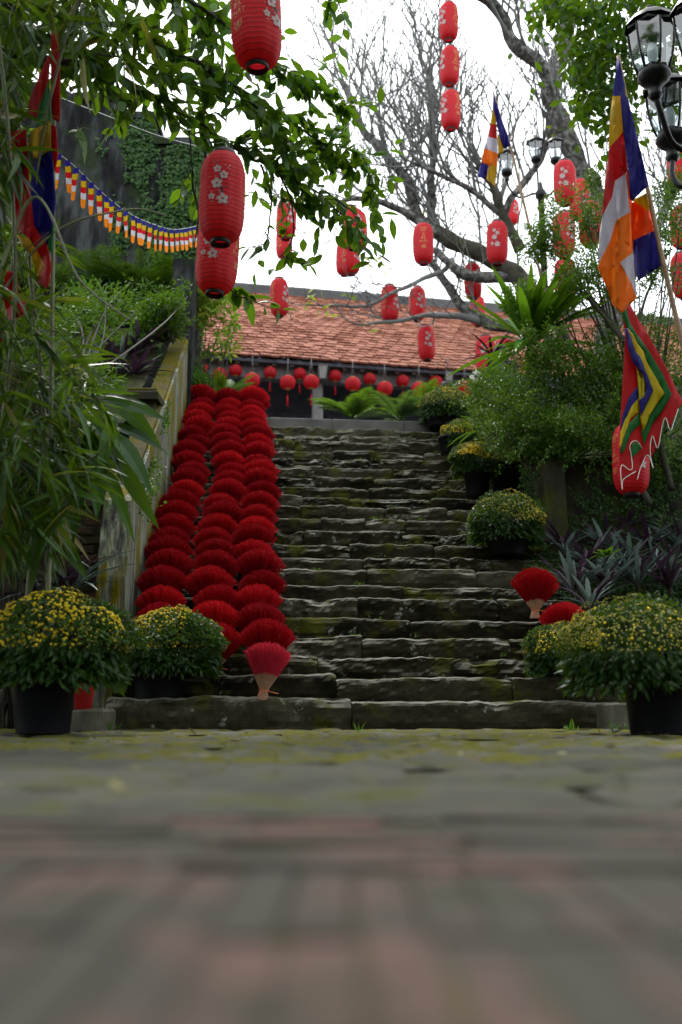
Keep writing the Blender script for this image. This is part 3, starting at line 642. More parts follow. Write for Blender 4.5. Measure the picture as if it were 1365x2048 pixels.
tpr('ridge_beam', (LEN0 - 0.1, RUN - 0.2, zr - 0.12), (LEN1, RUN + 0.2, zr + 0.13), m_ridge); tpr('ridge_cap', (LEN0 - 0.1, RUN - 0.13, zr + 0.132), (LEN1, RUN + 0.13, zr + 0.19), m_ridge)
tpart('fascia_beam', (LEN0, 0.22, ZE - 0.33), (LEN1, 0.42, ZE - 0.03), m_wood2); tpart('eave_board', (LEN0, 0.03, ZE - 0.09), (LEN1, 0.07, ZE - 0.022), m_wood)
tpart('back_wall', (LEN0, 1.6, TERR - 0.05), (LEN1, 1.8, ZE + 0.8), m_wood)
for i in range(46):
    tpart('rafter', (LEN0 + 0.1 + i * 0.33, 0.08, ZE - 0.12), (LEN0 + 0.17 + i * 0.33, 0.21, ZE - 0.035), m_wood2)
ca = float((at_z(636, 800, TERR + 0.6) - e0) @ ex)
d = ray(636, 800)
# column foot: ray (636,800) meets the plane one step behind the eave
def on_eave(px_, py_, b):
    d = ray(px_, py_); A = np.array((0, 0, CAMH)) - e0; t = (b - A @ ey) / (d @ ey); p = d * t + (0, 0, CAMH); return float((p - e0) @ ex), float(p[2])
ca, _ = on_eave(636, 800, 0.4); cb, _ = on_eave(897, 790, 0.4)
for i in range(-1, 5):
    a = ca + i * (cb - ca); m2 = MB(); c = TP(a, 0.42, TERR)
    lathe(m2, [(0.12, 0.0), (0.14, 0.02), (0.14, 0.08), (0.105, 0.12), (0.108, 1.2), (0.10, ZE - TERR - 0.3)], 16, 0, 0, c); wpart('column', m2, m_column, temple)
for i in range(18):
    tpart('door_panel', (LEN0 + 0.2 + i * 0.95, 1.55, TERR), (LEN0 + 0.2 + i * 0.95 + 0.9, 1.598, TERR + 2.2), m_wood)
# ================================================================ incense bundles
def bundle_meshes(seed, n=700, Rw=0.19, Rd=0.135, L=0.31, redm=m_red, thick=0.0021, straw_share=0.30):
    g = np.random.default_rng(seed); red, straw = MB(), MB()
    ph = g.uniform(0, 2 * math.pi, n); rr = np.sqrt(g.uniform(0, 1, n)); a = rr * np.cos(ph); b = rr * np.sin(ph)
    top = np.stack((a * Rw, b * Rd, 0.045 + np.sqrt(L ** 2 - (a * Rw) ** 2 * 1.75 - (b * Rd) ** 2 * 1.6)), 1)
    top += g.normal(size=(n, 3)) * (0.005, 0.005, 0.006) 
    waist = np.stack((a * 0.024, b * 0.022, np.full(n, 0.055)), 1); foot = np.stack((a * 0.036 - 0.004, b * 0.032, np.zeros(n)), 1)
    mid = waist + (top - waist) * straw_share
    mid = waist + (top - waist) * (straw_share + g.uniform(-.02, .02, n))[:, None]
    def sticks(mb, A, B, r, rnd):
        T = unit(B - A); X = unit(np.cross(T, (0.3, 0.9, 0.1))); Y_ = np.cross(T, X); V = []
        for P in (A, B):
            for q in range(3): V.append(P + r * (X * math.cos(q * 2.094) + Y_ * math.sin(q * 2.094)))
        V = np.stack(V, 1); F = np.array([(0, 1, 4, 3), (1, 2, 5, 4), (2, 0, 3, 5)])[None] + (np.arange(len(A)) * 6)[:, None, None]; F3 = (np.array([[3, 4, 5]])[None] + (np.arange(len(A)) * 6)[:, None, None]).reshape(-1, 3)
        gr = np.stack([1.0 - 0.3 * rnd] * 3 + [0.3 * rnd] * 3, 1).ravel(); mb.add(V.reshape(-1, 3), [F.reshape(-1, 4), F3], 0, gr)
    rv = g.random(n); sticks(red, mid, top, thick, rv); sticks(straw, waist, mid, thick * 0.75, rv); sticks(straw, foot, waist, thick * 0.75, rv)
    tie = MB(); tt = np.linspace(0, 2 * math.pi, 17)
    for dz, r_ in ((0.0, 0.0275), (0.006, 0.027)):
        tube(tie, np.stack((r_ * np.cos(tt), r_ * 0.93 * np.sin(tt), 0.053 + dz + 0.003 * np.sin(tt)), 1), 0.003, 5, cap=False)
    tube(tie, [(0.02, -0.022, 0.055), (0.05, -0.035, 0.05), (0.09, -0.03, 0.045)], [0.003, 0.0035, 0.002], 4); tube(tie, [(-0.015, -0.024, 0.055), (-0.03, -0.035, 0.03), (-0.035, -0.034, 0.004)], [0.003, 0.003, 0.002], 4)
    return red.mesh('red_sticks', redm), straw.mesh('bare_ends', m_straw), tie.mesh('tie', m_tie)
BV = [bundle_meshes(100 + i) for i in range(5)]
BF = bundle_meshes(200, n=420, Rw=0.150, Rd=0.10, L=0.30, redm=m_redfresh, thick=0.0024, straw_share=0.40)
rb = random.Random(8)
def bundle(loc, label, group, var=None, tilt=(0, 0, 0), sc=1.0):
    t = thing('incense_bundle', label, 'incense', loc, group, tilt); t.scale = (sc, sc, sc)
    ms = var or rb.choice(BV)
    for nm, me in zip(('red_sticks', 'bare_ends', 'tie'), ms):
        o = link(nm, me, t)
        if nm != 'tie': o['kind'] = 'stuff'
    return t
colpx = {'wall': [(1240, 318), (1150, 338), (1050, 350), (950, 384), (870, 394), (790, 414)], 'mid': [(1260, 440), (1225, 434), (1150, 430), (1050, 440), (950, 460), (870, 460), (790, 458)],
         'open': [(1280, 542), (1225, 529), (1150, 522), (1050, 508), (950, 524), (870, 516), (790, 502)]}
cname = {'wall': 'in the column along the wall', 'mid': 'in the middle column', 'open': 'in the column beside the bare steps'}
for c, tab in colpx.items():
    ys_ = [a for a, _ in tab][::-1]; xs_ = [b for _, b in tab][::-1]; row = 0
    for k in range(3 if c == 'wall' else 2, 25):
        kk = min(k, 23); v = (kk - 1) * TREAD + rb.uniform(0.115, 0.135) + (0.24 if k == 24 else 0); z = ZS[kk] + (0.0 if k < 24 else 0.0)
        Y = SY + v; ztop = z + 0.33; el = math.atan2(ztop - CAMH, Y); py = CY - FPX * math.tan(el - PITCH)
        px_ = float(np.interp(py, ys_, xs_)) + rb.uniform(-5, 5); p = at(px_, py, Y)
        uu = float(p[0])
        loc = (uu, Y + uu * math.tan(PSI), z + 0.002); row += 1
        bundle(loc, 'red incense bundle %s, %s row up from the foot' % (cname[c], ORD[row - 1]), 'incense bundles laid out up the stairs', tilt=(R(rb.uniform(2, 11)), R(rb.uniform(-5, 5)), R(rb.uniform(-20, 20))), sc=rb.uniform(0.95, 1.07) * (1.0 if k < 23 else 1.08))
p = S(0, 0.07, ZS[1]); x = at(528, 1398, 6.27)[0]
bundle((x, 6.24 + x * math.tan(PSI), ZS[1] + 0.004), 'bright pink-red incense bundle standing alone on the lowest step, pale ends showing', 'incense bundles laid out up the stairs', BF, (R(6), R(-3) + R(8), R(10)), 1.0)
x = at(1086, 1236, 7.0)[0]; bundle((x, 7.13 + x * math.tan(PSI) , ZS[5] - 0.0), 'red incense bundle with pale stick ends standing at the bed edge of the stairs', 'incense bundles laid out up the stairs', BV[1], (R(2), 0, R(20)), 1.03)
x = at(1139, 1270, 6.75)[0]; bundle((x, 6.72 + x * math.tan(PSI), ZS[3] + 0.03), 'red incense bundle half hidden behind the big chrysanthemum pot nearest the flags', 'incense bundles laid out up the stairs', BV[2], (R(2), 0, R(-30)), 0.95)

# ================================================================ potted chrysanthemums
def mum_mesh(seed, nleaf=15000, nfl=12000, bloom=0.5, lumps=4):
    g = np.random.default_rng(seed); leaf, fl, stem = MB(), MB(), MB()
    cen = [(0, 0, 0.0, 1.0)] + [(g.uniform(-.5, .5), g.uniform(-.4, .4), g.uniform(-.12, .2), g.uniform(0.5, 0.72)) for _ in range(lumps)]
    def surf(n):
        d = rdir(n, g); d[:, 2] = np.abs(d[:, 2]) * 1.05 - 0.12 * g.random(n); d = unit(d)
        c = np.array(cen)[g.integers(0, len(cen), n)]
        return d, c[:, :3] + d * (c[:, 3:4]) * (1, 1, 0.72)
    # keep what lies on the outer hull of the lumps
    def outer(P):
        ok = np.ones(len(P), bool)
        for (x, y, z, r) in cen:
            q = (P - (x, y, z)) / (r, r, r * 0.72); ok &= np.linalg.norm(q, axis=1) > 0.94
        return ok
    d, P = surf(nleaf); ok = outer(P); d, P = d[ok], P[ok]; P = P * (1 + 0.22 * np.array([nz(p + seed, 2.1) for p in P]) + 0.08 * np.array([nz(p + seed, 6.0) for p in P]))[:, None] * (1 - 0.22 * g.random(len(P))[:, None] ** 1.5); n = len(P)
    leaves(leaf, P, d + rdir(n, g) * 0.8, d + rdir(n, g) * 0.6, g.uniform(0.07, 0.12, n), g.uniform(0.032, 0.055, n), g.random(n), prof=((0, .1), (0.4, 1), (0.75, 0.8), (1, 0.05)), bend=0.3)
    # underside leaves drooping over the pot
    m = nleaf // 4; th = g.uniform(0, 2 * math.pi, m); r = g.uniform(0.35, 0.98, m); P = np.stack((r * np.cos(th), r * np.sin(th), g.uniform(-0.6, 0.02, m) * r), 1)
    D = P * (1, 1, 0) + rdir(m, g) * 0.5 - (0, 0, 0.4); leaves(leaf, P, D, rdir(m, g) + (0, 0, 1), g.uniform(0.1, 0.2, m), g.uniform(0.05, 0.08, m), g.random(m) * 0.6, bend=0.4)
    # flowers and buds
    d, P = surf(nfl); ok = outer(P) & (d[:, 2] > -0.05); d, P = d[ok], P[ok]; P = P * (1 + 0.22 * np.array([nz(p + seed, 2.1) for p in P]) + 0.08 * np.array([nz(p + seed, 6.0) for p in P]))[:, None]; n = len(P); d = unit(d + rdir(n, g) * 0.35)
    pat = np.array([nz(p + seed, 1.6) for p in P]); size = np.where(g.random(n) < bloom * np.clip(0.5 + 1.6 * pat, 0.02, 1.2), g.uniform(0.018, 0.029, n), g.uniform(0.011, 0.017, n))
    rnd = np.where(size > 0.0175, g.uniform(0.55, 1, n), g.uniform(0.05, 0.42, n))
    X = unit(np.cross(d, rdir(n, g))); Yv = np.cross(d, X); c = P + d * 0.05; V = [c + d * (size * 0.55)[:, None]]
    for q in range(7): V.append(c + (X * math.cos(q * 0.8976) + Yv * math.sin(q * 0.8976)) * (size * (0.95 + 0.15 * (q % 2)))[:, None])
    V.append(c - d * (size * 0.7)[:, None]); V = np.stack(V, 1)
    F = np.array([(0, 1 + q, 1 + (q + 1) % 7) for q in range(7)] + [(8, 1 + (q + 1) % 7, 1 + q) for q in range(7)])[None] + (np.arange(n) * 9)[:, None, None]
    fl.add(V.reshape(-1, 3), F.reshape(-1, 3), 0, np.repeat(rnd, 9), True)
    # stems
    for i in range(90):
        a = g.uniform(0, 2 * math.pi); r = g.uniform(0.2, 0.9); tube(stem, [(0.12 * math.cos(a), 0.12 * math.sin(a), -0.42), (0.5 * r * math.cos(a), 0.5 * r * math.sin(a), -0.1), (r * math.cos(a), r * math.sin(a), 0.55 * math.sqrt(max(0.05, 1 - r * r)))], [0.012, 0.01, 0.006], 4, cap=False)
    return leaf.mesh('foliage', m_mum), fl.mesh('flowers', m_yellow), stem.mesh('stems', m_stem)
def pot_mesh(r1, r0, h, seg=22):
    mb = MB(); lathe(mb, [(0.001, 0.0), (r0, 0.0), (r0 * 1.01, 0.01), (r1, h - 0.03), (r1 * 1.04, h - 0.028), (r1 * 1.05, h), (r1 * 0.97, h), (r1 * 0.95, h - 0.05), (0.001, h - 0.05)], seg, lob=lambda t: 1 + 0.008 * np.sin(5 * t)); return mb.mesh('pot', m_pot)
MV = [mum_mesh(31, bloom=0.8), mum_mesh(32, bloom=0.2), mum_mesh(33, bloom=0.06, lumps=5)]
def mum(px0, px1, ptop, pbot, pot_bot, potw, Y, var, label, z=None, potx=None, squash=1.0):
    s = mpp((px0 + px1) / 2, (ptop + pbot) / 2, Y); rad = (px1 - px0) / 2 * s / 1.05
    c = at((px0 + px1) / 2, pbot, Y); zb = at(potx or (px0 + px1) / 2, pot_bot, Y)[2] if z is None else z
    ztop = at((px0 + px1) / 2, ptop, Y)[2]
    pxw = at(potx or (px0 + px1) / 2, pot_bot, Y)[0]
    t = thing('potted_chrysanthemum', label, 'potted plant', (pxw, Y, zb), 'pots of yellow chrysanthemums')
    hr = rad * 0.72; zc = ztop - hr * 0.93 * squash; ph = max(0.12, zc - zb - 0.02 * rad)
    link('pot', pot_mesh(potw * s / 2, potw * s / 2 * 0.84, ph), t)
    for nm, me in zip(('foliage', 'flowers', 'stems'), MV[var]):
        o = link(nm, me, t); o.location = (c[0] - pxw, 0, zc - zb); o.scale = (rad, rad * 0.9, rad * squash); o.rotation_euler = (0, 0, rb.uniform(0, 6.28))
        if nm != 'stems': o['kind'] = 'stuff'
    return t
mum(-30, 255, 1206, 1385, 1472, 122, 4.95, 0, 'large yellow chrysanthemum in a black pot in front of the bamboo', z=0.0, potx=86)
mum(243, 446, 1232, 1345, 1394, 108, 6.28, 0, 'yellow chrysanthemum in a black pot on the lowest step below the incense', z=ZS[1], potx=318)
mum(1128, 1420, 1212, 1390, 1470, 138, 4.9, 2, 'large budding chrysanthemum in a black pot by the foot of the planting bed', z=0.0, potx=1322)
mum(1048, 1205, 1256, 1360, 1352, 90, 6.5, 1, 'small budding chrysanthemum squeezed between the stairs and the largest budding pot', z=ZS[2])
mum(934, 1090, 996, 1092, 1112, 84, 8.45, 2, 'round yellow-green chrysanthemum in a black pot on the middle of the stairs', z=None, potx=1015)
mum(898, 1000, 893, 955, 994, 52, 9.55, 0, 'bright yellow chrysanthemum in a tall black pot on the upper steps', potx=955)
mum(968, 1052, 905, 955, 996, 62, 9.75, 1, 'chrysanthemum in shade between the tall black pot and the shrub', potx=1015)
mum(879, 968, 847, 905, 908, 56, 10.6, 0, 'yellow chrysanthemum just below the top of the stairs', potx=905)
mum(838, 942, 782, 832, 856, 66, 11.75, 1, 'round chrysanthemum in a black pot at the head of the stairs', potx=884)

# ================================================================ red lanterns
LR, LH = 0.15, 0.60
def lr(z):
    t = min(1.0, abs(2 * z / LH)); return 0.062 + (LR - 0.062) * max(0.0, 1 - t ** 4.2) ** 0.52
lob8 = lambda th: 1 - 0.05 * np.abs(np.cos(4 * th + 0.4)) ** 4
def on_l(x, z, off=0.0016, ph0=0.0):      # flat print coordinates on the silk
    r = lr(z); th = ph0 + x / LR; r = r * float(lob8(np.array([th]))[0]) + off
    return (r * math.sin(th), -r * math.cos(th), z)
def lantern_meshes():
    zs = []; nr = 21
    for i in range(nr):
        z = -LH / 2 + LH * i / (nr - 1); zs.append((z, 1.0, 0))
        if i < nr - 1: zs += [(z + LH / (nr - 1) * f, 0.0, -0.0022) for f in (0.3, 0.7)]
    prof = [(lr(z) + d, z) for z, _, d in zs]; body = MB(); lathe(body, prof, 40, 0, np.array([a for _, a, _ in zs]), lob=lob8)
    cap = MB(); lathe(cap, [(0.001, 0.326), (0.058, 0.33), (0.076, 0.322), (0.078, 0.282), (0.066, 0.28)], 24); tt = np.linspace(0, math.pi, 9); tube(cap, np.stack((0.05 * np.cos(tt), 0 * tt, 0.322 + 0.045 * np.sin(tt)), 1), 0.0025, 5)
    rim = MB(); lathe(rim, [(0.060, -0.284), (0.066, -0.286), (0.064, -0.322), (0.057, -0.325), (0.054, -0.32), (0.055, -0.288)], 24)
    cord = MB(); tube(cord, [(0, 0, 0.365), (0.004, 0.003, 0.6), (0.0, 0.0, 0.95)], 0.0022, 4)
    bl, br = MB(), MB()
    def disc(mb, x, z, rx, rz, rot, off, ph0, n=8):
        V = [on_l(x, z, off, ph0)]
        for q in range(n):
            a = q * 2 * math.pi / n; dx, dz = rx * math.cos(a), rz * math.sin(a); V.append(on_l(x + dx * math.cos(rot) - dz * math.sin(rot), z + dx * math.sin(rot) + dz * math.cos(rot), off, ph0))
        mb.add(V, np.array([(0, 1 + q, 1 + (q + 1) % n) for q in range(n)]))
    def strip(mb, pts, w, off, ph0):
        P = spline([(x, 0, z) for x, z in pts], 4 * len(pts)); W = np.linspace(w[0], w[1], len(P)); V = []
        T = np.gradient(P, axis=0); T = unit(T)
        for p, t, ww in zip(P, T, W): V += [on_l(p[0] - t[2] * ww, p[2] + t[0] * ww, off, ph0), on_l(p[0] + t[2] * ww, p[2] - t[0] * ww, off, ph0)]
        mb.add(V, np.array([(2 * i, 2 * i + 1, 2 * i + 3, 2 * i + 2) for i in range(len(P) - 1)]))
    r = random.Random(4)
    for ph0 in (0.0, math.pi):
        strip(br, [(-0.042, 0.185), (-0.02, 0.165), (-0.004, 0.12), (0.004, 0.06), (0.012, 0.0), (0.026, -0.05), (0.05, -0.105)], (0.0018, 0.0095), 0.0012, ph0)
        strip(br, [(0.004, 0.06), (-0.012, 0.058)], (0.002, 0.001), 0.0012, ph0); strip(br, [(0.018, -0.02), (0.04, 0.008), (0.055, 0.006)], (0.003, 0.001), 0.0012, ph0); strip(br, [(0.012, 0.0), (-0.012, -0.02), (-0.014, -0.045)], (0.002, 0.001), 0.0012, ph0)
        for (x, z, s) in ((-0.018, 0.13, 0.026), (0.026, 0.085, 0.028), (-0.018, 0.03, 0.036), (0.024, -0.078, 0.036), (-0.05, -0.06, 0.022)):
            for q in range(5):
                a = q * 1.2566 + 0.4; disc(bl, x + math.cos(a) * s * 0.62, z + math.sin(a) * s * 0.62, s * 0.44, s * 0.40, a, 0.0022 + 0.0001 * q, ph0)
            disc(br, x, z, s * 0.13, s * 0.13, 0, 0.003, ph0, 6)
        for q in range(34):
            disc(bl, r.uniform(-0.075, 0.075), r.uniform(-0.13, 0.2), 0.0042, 0.0042, 0, 0.002, ph0, 5)
        for (x, z) in ((-0.05, 0.188), (-0.036, 0.192), (-0.02, 0.055), (0.05, 0.012), (0.06, 0.004), (-0.014, -0.05), (-0.02, -0.035), (0.06, -0.112)): disc(br, x, z, 0.005, 0.005, 0, 0.0021, ph0, 6)
    # lettering: six stacked words and a scroll emblem
    go = MB()
    for ph0 in (math.pi / 2, -math.pi / 2):
        for w, z in (('NAM', 0.165), ('MÔ', 0.125), ('A', 0.083), ('DI', 0.045), ('ĐÀ', 0.003), ('PHẬT', -0.045)):
            cu = bpy.data.curves.new('lettering', 'FONT'); cu.body = w; cu.size = 0.044; cu.align_x = 'CENTER'; cu.resolution_u = 2; cu.space_character = 1.15
            to = bpy.data.objects.new('lettering', cu); COL.objects.link(to); dg = bpy.context.evaluated_depsgraph_get(); me = to.evaluated_get(dg).to_mesh()
            V = [on_l(v.co.x, z + v.co.y, 0.0018, ph0) for v in me.vertices]; me.calc_loop_triangles(); F = np.array([t.vertices[:] for t in me.loop_triangles])
            if len(F): go.add(V, F)
            to.to_mesh_clear() if hasattr(to, 'to_mesh_clear') else None
            bpy.data.objects.remove(to); bpy.data.curves.remove(cu)
        for s in (-1, 1):
            sp_ = [(s * (0.004 + 0.030 * t) * 1.0 + s * 0.008 * math.cos(9 * t), -0.105 + 0.014 * math.sin(9 * t) - 0.012 * t) for t in np.linspace(0, 1, 9)]
            strip(go, sp_, (0.0022, 0.0012), 0.0018, ph0); strip(go, [(s * 0.036, -0.085), (s * 0.02, -0.098), (0, -0.09)], (0.0018, 0.0018), 0.0018, ph0); strip(go, [(s * 0.03, -0.122), (s * 0.012, -0.135), (0, -0.128)], (0.0018, 0.0018), 0.0018, ph0)
        strip(go, [(0.012 * math.cos(t), -0.109 + 0.012 * math.sin(t)) for t in np.linspace(0, 6.28, 10)], (0.002, 0.002), 0.0019, ph0)
    return [('silk_body', body.mesh('silk_body', m_lantern)), ('top_cap', cap.mesh('top_cap', m_blackcap)), ('bottom_rim', rim.mesh('bottom_rim', m_blackcap)), ('hanging_cord', cord.mesh('hanging_cord', m_cord)),
            ('blossom_print', bl.mesh('blossom_print', m_blossom)), ('branch_print', br.mesh('branch_print', m_branchp)), ('lettering', go.mesh('lettering', m_gold))]
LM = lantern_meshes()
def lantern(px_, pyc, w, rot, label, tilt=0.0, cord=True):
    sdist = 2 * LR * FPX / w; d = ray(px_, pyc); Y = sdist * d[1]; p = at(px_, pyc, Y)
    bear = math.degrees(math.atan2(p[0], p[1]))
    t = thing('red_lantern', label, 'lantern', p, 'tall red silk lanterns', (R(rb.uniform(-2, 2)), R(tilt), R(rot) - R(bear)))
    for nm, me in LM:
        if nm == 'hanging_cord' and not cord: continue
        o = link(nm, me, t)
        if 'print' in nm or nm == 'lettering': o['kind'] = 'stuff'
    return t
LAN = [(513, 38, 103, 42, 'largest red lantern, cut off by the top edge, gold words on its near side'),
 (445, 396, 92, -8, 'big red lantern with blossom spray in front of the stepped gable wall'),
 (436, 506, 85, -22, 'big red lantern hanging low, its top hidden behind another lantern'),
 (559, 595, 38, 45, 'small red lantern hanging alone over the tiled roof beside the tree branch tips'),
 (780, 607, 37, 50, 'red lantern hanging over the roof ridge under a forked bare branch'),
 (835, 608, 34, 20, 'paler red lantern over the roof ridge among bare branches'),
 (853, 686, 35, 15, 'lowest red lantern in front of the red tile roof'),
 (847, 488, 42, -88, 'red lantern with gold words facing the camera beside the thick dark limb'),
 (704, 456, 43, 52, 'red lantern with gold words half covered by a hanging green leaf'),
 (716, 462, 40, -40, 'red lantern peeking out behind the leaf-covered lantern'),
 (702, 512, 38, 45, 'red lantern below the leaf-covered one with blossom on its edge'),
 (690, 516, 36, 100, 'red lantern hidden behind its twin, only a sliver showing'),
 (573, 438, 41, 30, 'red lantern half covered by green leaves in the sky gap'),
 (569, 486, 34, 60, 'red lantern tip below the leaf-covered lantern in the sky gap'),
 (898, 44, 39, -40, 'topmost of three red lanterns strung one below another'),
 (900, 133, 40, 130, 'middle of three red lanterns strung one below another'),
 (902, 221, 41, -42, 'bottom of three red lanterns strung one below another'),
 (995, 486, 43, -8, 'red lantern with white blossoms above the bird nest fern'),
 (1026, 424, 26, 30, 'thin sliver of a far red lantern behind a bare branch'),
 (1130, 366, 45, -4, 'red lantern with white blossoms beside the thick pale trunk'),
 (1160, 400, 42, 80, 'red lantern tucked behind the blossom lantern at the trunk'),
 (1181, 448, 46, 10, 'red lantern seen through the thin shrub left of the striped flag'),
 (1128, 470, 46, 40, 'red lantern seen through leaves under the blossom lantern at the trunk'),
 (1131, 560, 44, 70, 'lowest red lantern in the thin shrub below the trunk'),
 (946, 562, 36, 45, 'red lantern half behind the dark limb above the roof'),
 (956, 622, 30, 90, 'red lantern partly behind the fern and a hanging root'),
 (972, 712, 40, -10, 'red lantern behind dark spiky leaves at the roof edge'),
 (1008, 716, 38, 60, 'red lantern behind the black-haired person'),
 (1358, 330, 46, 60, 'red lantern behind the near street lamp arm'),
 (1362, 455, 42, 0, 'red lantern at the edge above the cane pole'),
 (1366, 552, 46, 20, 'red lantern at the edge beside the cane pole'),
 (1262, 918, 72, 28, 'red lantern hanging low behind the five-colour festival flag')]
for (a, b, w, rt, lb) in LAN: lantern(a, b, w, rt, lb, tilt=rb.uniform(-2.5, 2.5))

# round lanterns under the eave
def round_meshes():
    b = MB(); pr = [(0.05 + 0.105 * math.sin(t) ** 0.85, -0.125 * math.cos(t)) for t in np.linspace(0.12, math.pi - 0.12, 15)]
    lathe(b, pr, 32, 0, 0.0, lob=lambda th: 1 - 0.05 * np.abs(np.cos(8 * th)) ** 2)
    cs = [MB(), MB()]
    for s, c in zip((-1, 1), cs): lathe(c, [(0.001, s * 0.142), (0.045, s * 0.142), (0.055, s * 0.125), (0.05, s * 0.12)], 16)
    w = MB(); tube(w, [(-0.05, 0, 0.13), (-0.012, 0, 0.3), (0, 0, 0.5)], 0.0018, 4); tube(w, [(0.05, 0, 0.13), (0.012, 0, 0.3), (0, 0, 0.5)], 0.0018, 4)
    ta = MB(); tube(ta, [(0, 0, -0.14), (0, 0, -0.25)], 0.003, 5); lathe(ta, [(0.004, -0.25), (0.016, -0.26), (0.012, -0.27), (0.017, -0.3), (0.024, -0.47), (0.001, -0.47)], 10, lob=lambda th: 1 + 0.1 * np.cos(5 * th))
    return [('paper_body', b.mesh('paper_body', m_lantern)), ('end_cap', cs[0].mesh('end_cap', m_gold)), ('end_cap', cs[1].mesh('end_cap', m_gold)), ('hanging_wire', w.mesh('hanging_wire', m_whitecord)), ('tassel', ta.mesh('tassel', m_lantern))]
RM = round_meshes()
RL = [(407, 737, 10, 0), (441, 748, 14, 0), (472, 741, 13, 0), (505, 760, 16, 0), (541, 745, 13, 1), (576, 765, 16, 1), (600, 748, 13, 1), (623, 764, 16, 1), (671, 752, 13, 1), (706, 768, 16, 0), (740, 758, 13, 1), (770, 777, 16, 0), (806, 762, 13, 1), (839, 778, 16, 0), (872, 764, 14, 0), (931, 776, 15, 0)]
for i, (a, b, r_, ts) in enumerate(RL):
    bb = -0.12 if r_ >= 15 else 0.12
    u_, z_ = on_eave(a, b, bb); p = TP(u_, bb, z_); s = r_ * mpp(a, b, p[1]) / 0.155
    t = thing('round_lantern', 'round red lantern under the temple eave, %s from the wall end' % ORD[i], 'lantern', p, 'round lanterns under the eave', (0, 0, rb.uniform(0, 1))); t.scale = (s, s, s)
    for nm, me in RM:
        if nm == 'tassel' and not ts: continue
        link(nm, me, t)
# box lamps on the temple columns
for i, (a, b) in enumerate(((645, 745), (897, 750))):
    u_, z_ = on_eave(a, b, 0.1); p = TP(u_, 0.1, z_); t = thing('porch_lamp', ('grey box lamp on the temple column above the bare steps', 'grey box lamp on the temple column near the hatted person')[i], 'lamp', p, None, (0, 0, ang))
    s = mpp(a, b, p[1]); w_, h_ = 9 * s, 13 * s
    m2 = MB()
    for sx in (-1, 1):
        for sy in (-1, 1): tube(m2, [(sx * w_ * 0.75, sy * w_ * 0.75, -h_), (sx * w_, sy * w_, h_)], 0.008, 4)
    box(m2, (-w_ * 1.1, -w_ * 1.1, h_), (w_ * 1.1, w_ * 1.1, h_ + 0.02)); box(m2, (-w_ * 0.8, -w_ * 0.8, -h_ - 0.02), (w_ * 0.8, w_ * 0.8, -h_)); link('frame', m2.mesh('frame', m_wood2), t)
    m2 = MB(); V = [(sx * w_ * (0.73 if z < 0 else 0.97), sy * w_ * (0.73 if z < 0 else 0.97), z * h_ * 0.98) for z in (-1, 1) for sx, sy in ((-1, -1), (1, -1), (1, 1), (-1, 1))]; m2.add(V, BOXF[2:]); link('pane', m2.mesh('pane', m_column), t)
    m2 = MB(); tube(m2, [(0, 0, h_ + 0.02), (0, 0, h_ + 0.2), (0, 0.3, h_ + 0.22)], 0.012, 5); link('bracket', m2.mesh('bracket', m_wood2), t)
u_, z_ = on_eave(428, 713, 0.15); p = TP(u_, 0.15, z_); t = thing('floodlight', 'small white floodlight under the eave at the wall end', 'floodlight', p, None, (0, 0, ang))
m2 = MB(); bevel_box(m2, (-0.07, -0.06, -0.05), (0.07, 0.02, 0.04), 0.012); link('housing', m2.mesh('housing', m_whitep), t); m2 = MB(); box(m2, (-0.06, -0.066, -0.042), (0.06, -0.061, 0.026)); link('glass_face', m2.mesh('glass_face', m_glass), t); m2 = MB(); tube(m2, [(0, 0.02, 0), (0, 0.1, 0.03), (0, 0.12, 0.1)], 0.01, 5); link('bracket', m2.mesh('bracket', m_wood2), t)
# ================================================================ plants and trees
def blob_sample(blobs, n, g):
    w = np.array([b[4] for b in blobs], float); w /= w.sum(); i = g.choice(len(blobs), n, p=w); b = np.array(blobs)[i]
    return b[:, 0] + g.normal(size=n) * b[:, 2], b[:, 1] + g.normal(size=n) * b[:, 3]
LEAFP = ((0.0, 0.08), (0.2, 0.7), (0.45, 1.0), (0.72, 0.72), (0.9, 0.28), (1.0, 0.0))
STRAP = ((0.0, 0.55), (0.25, 0.95), (0.5, 1.0), (0.75, 0.75), (0.92, 0.35), (1.0, 0.02))
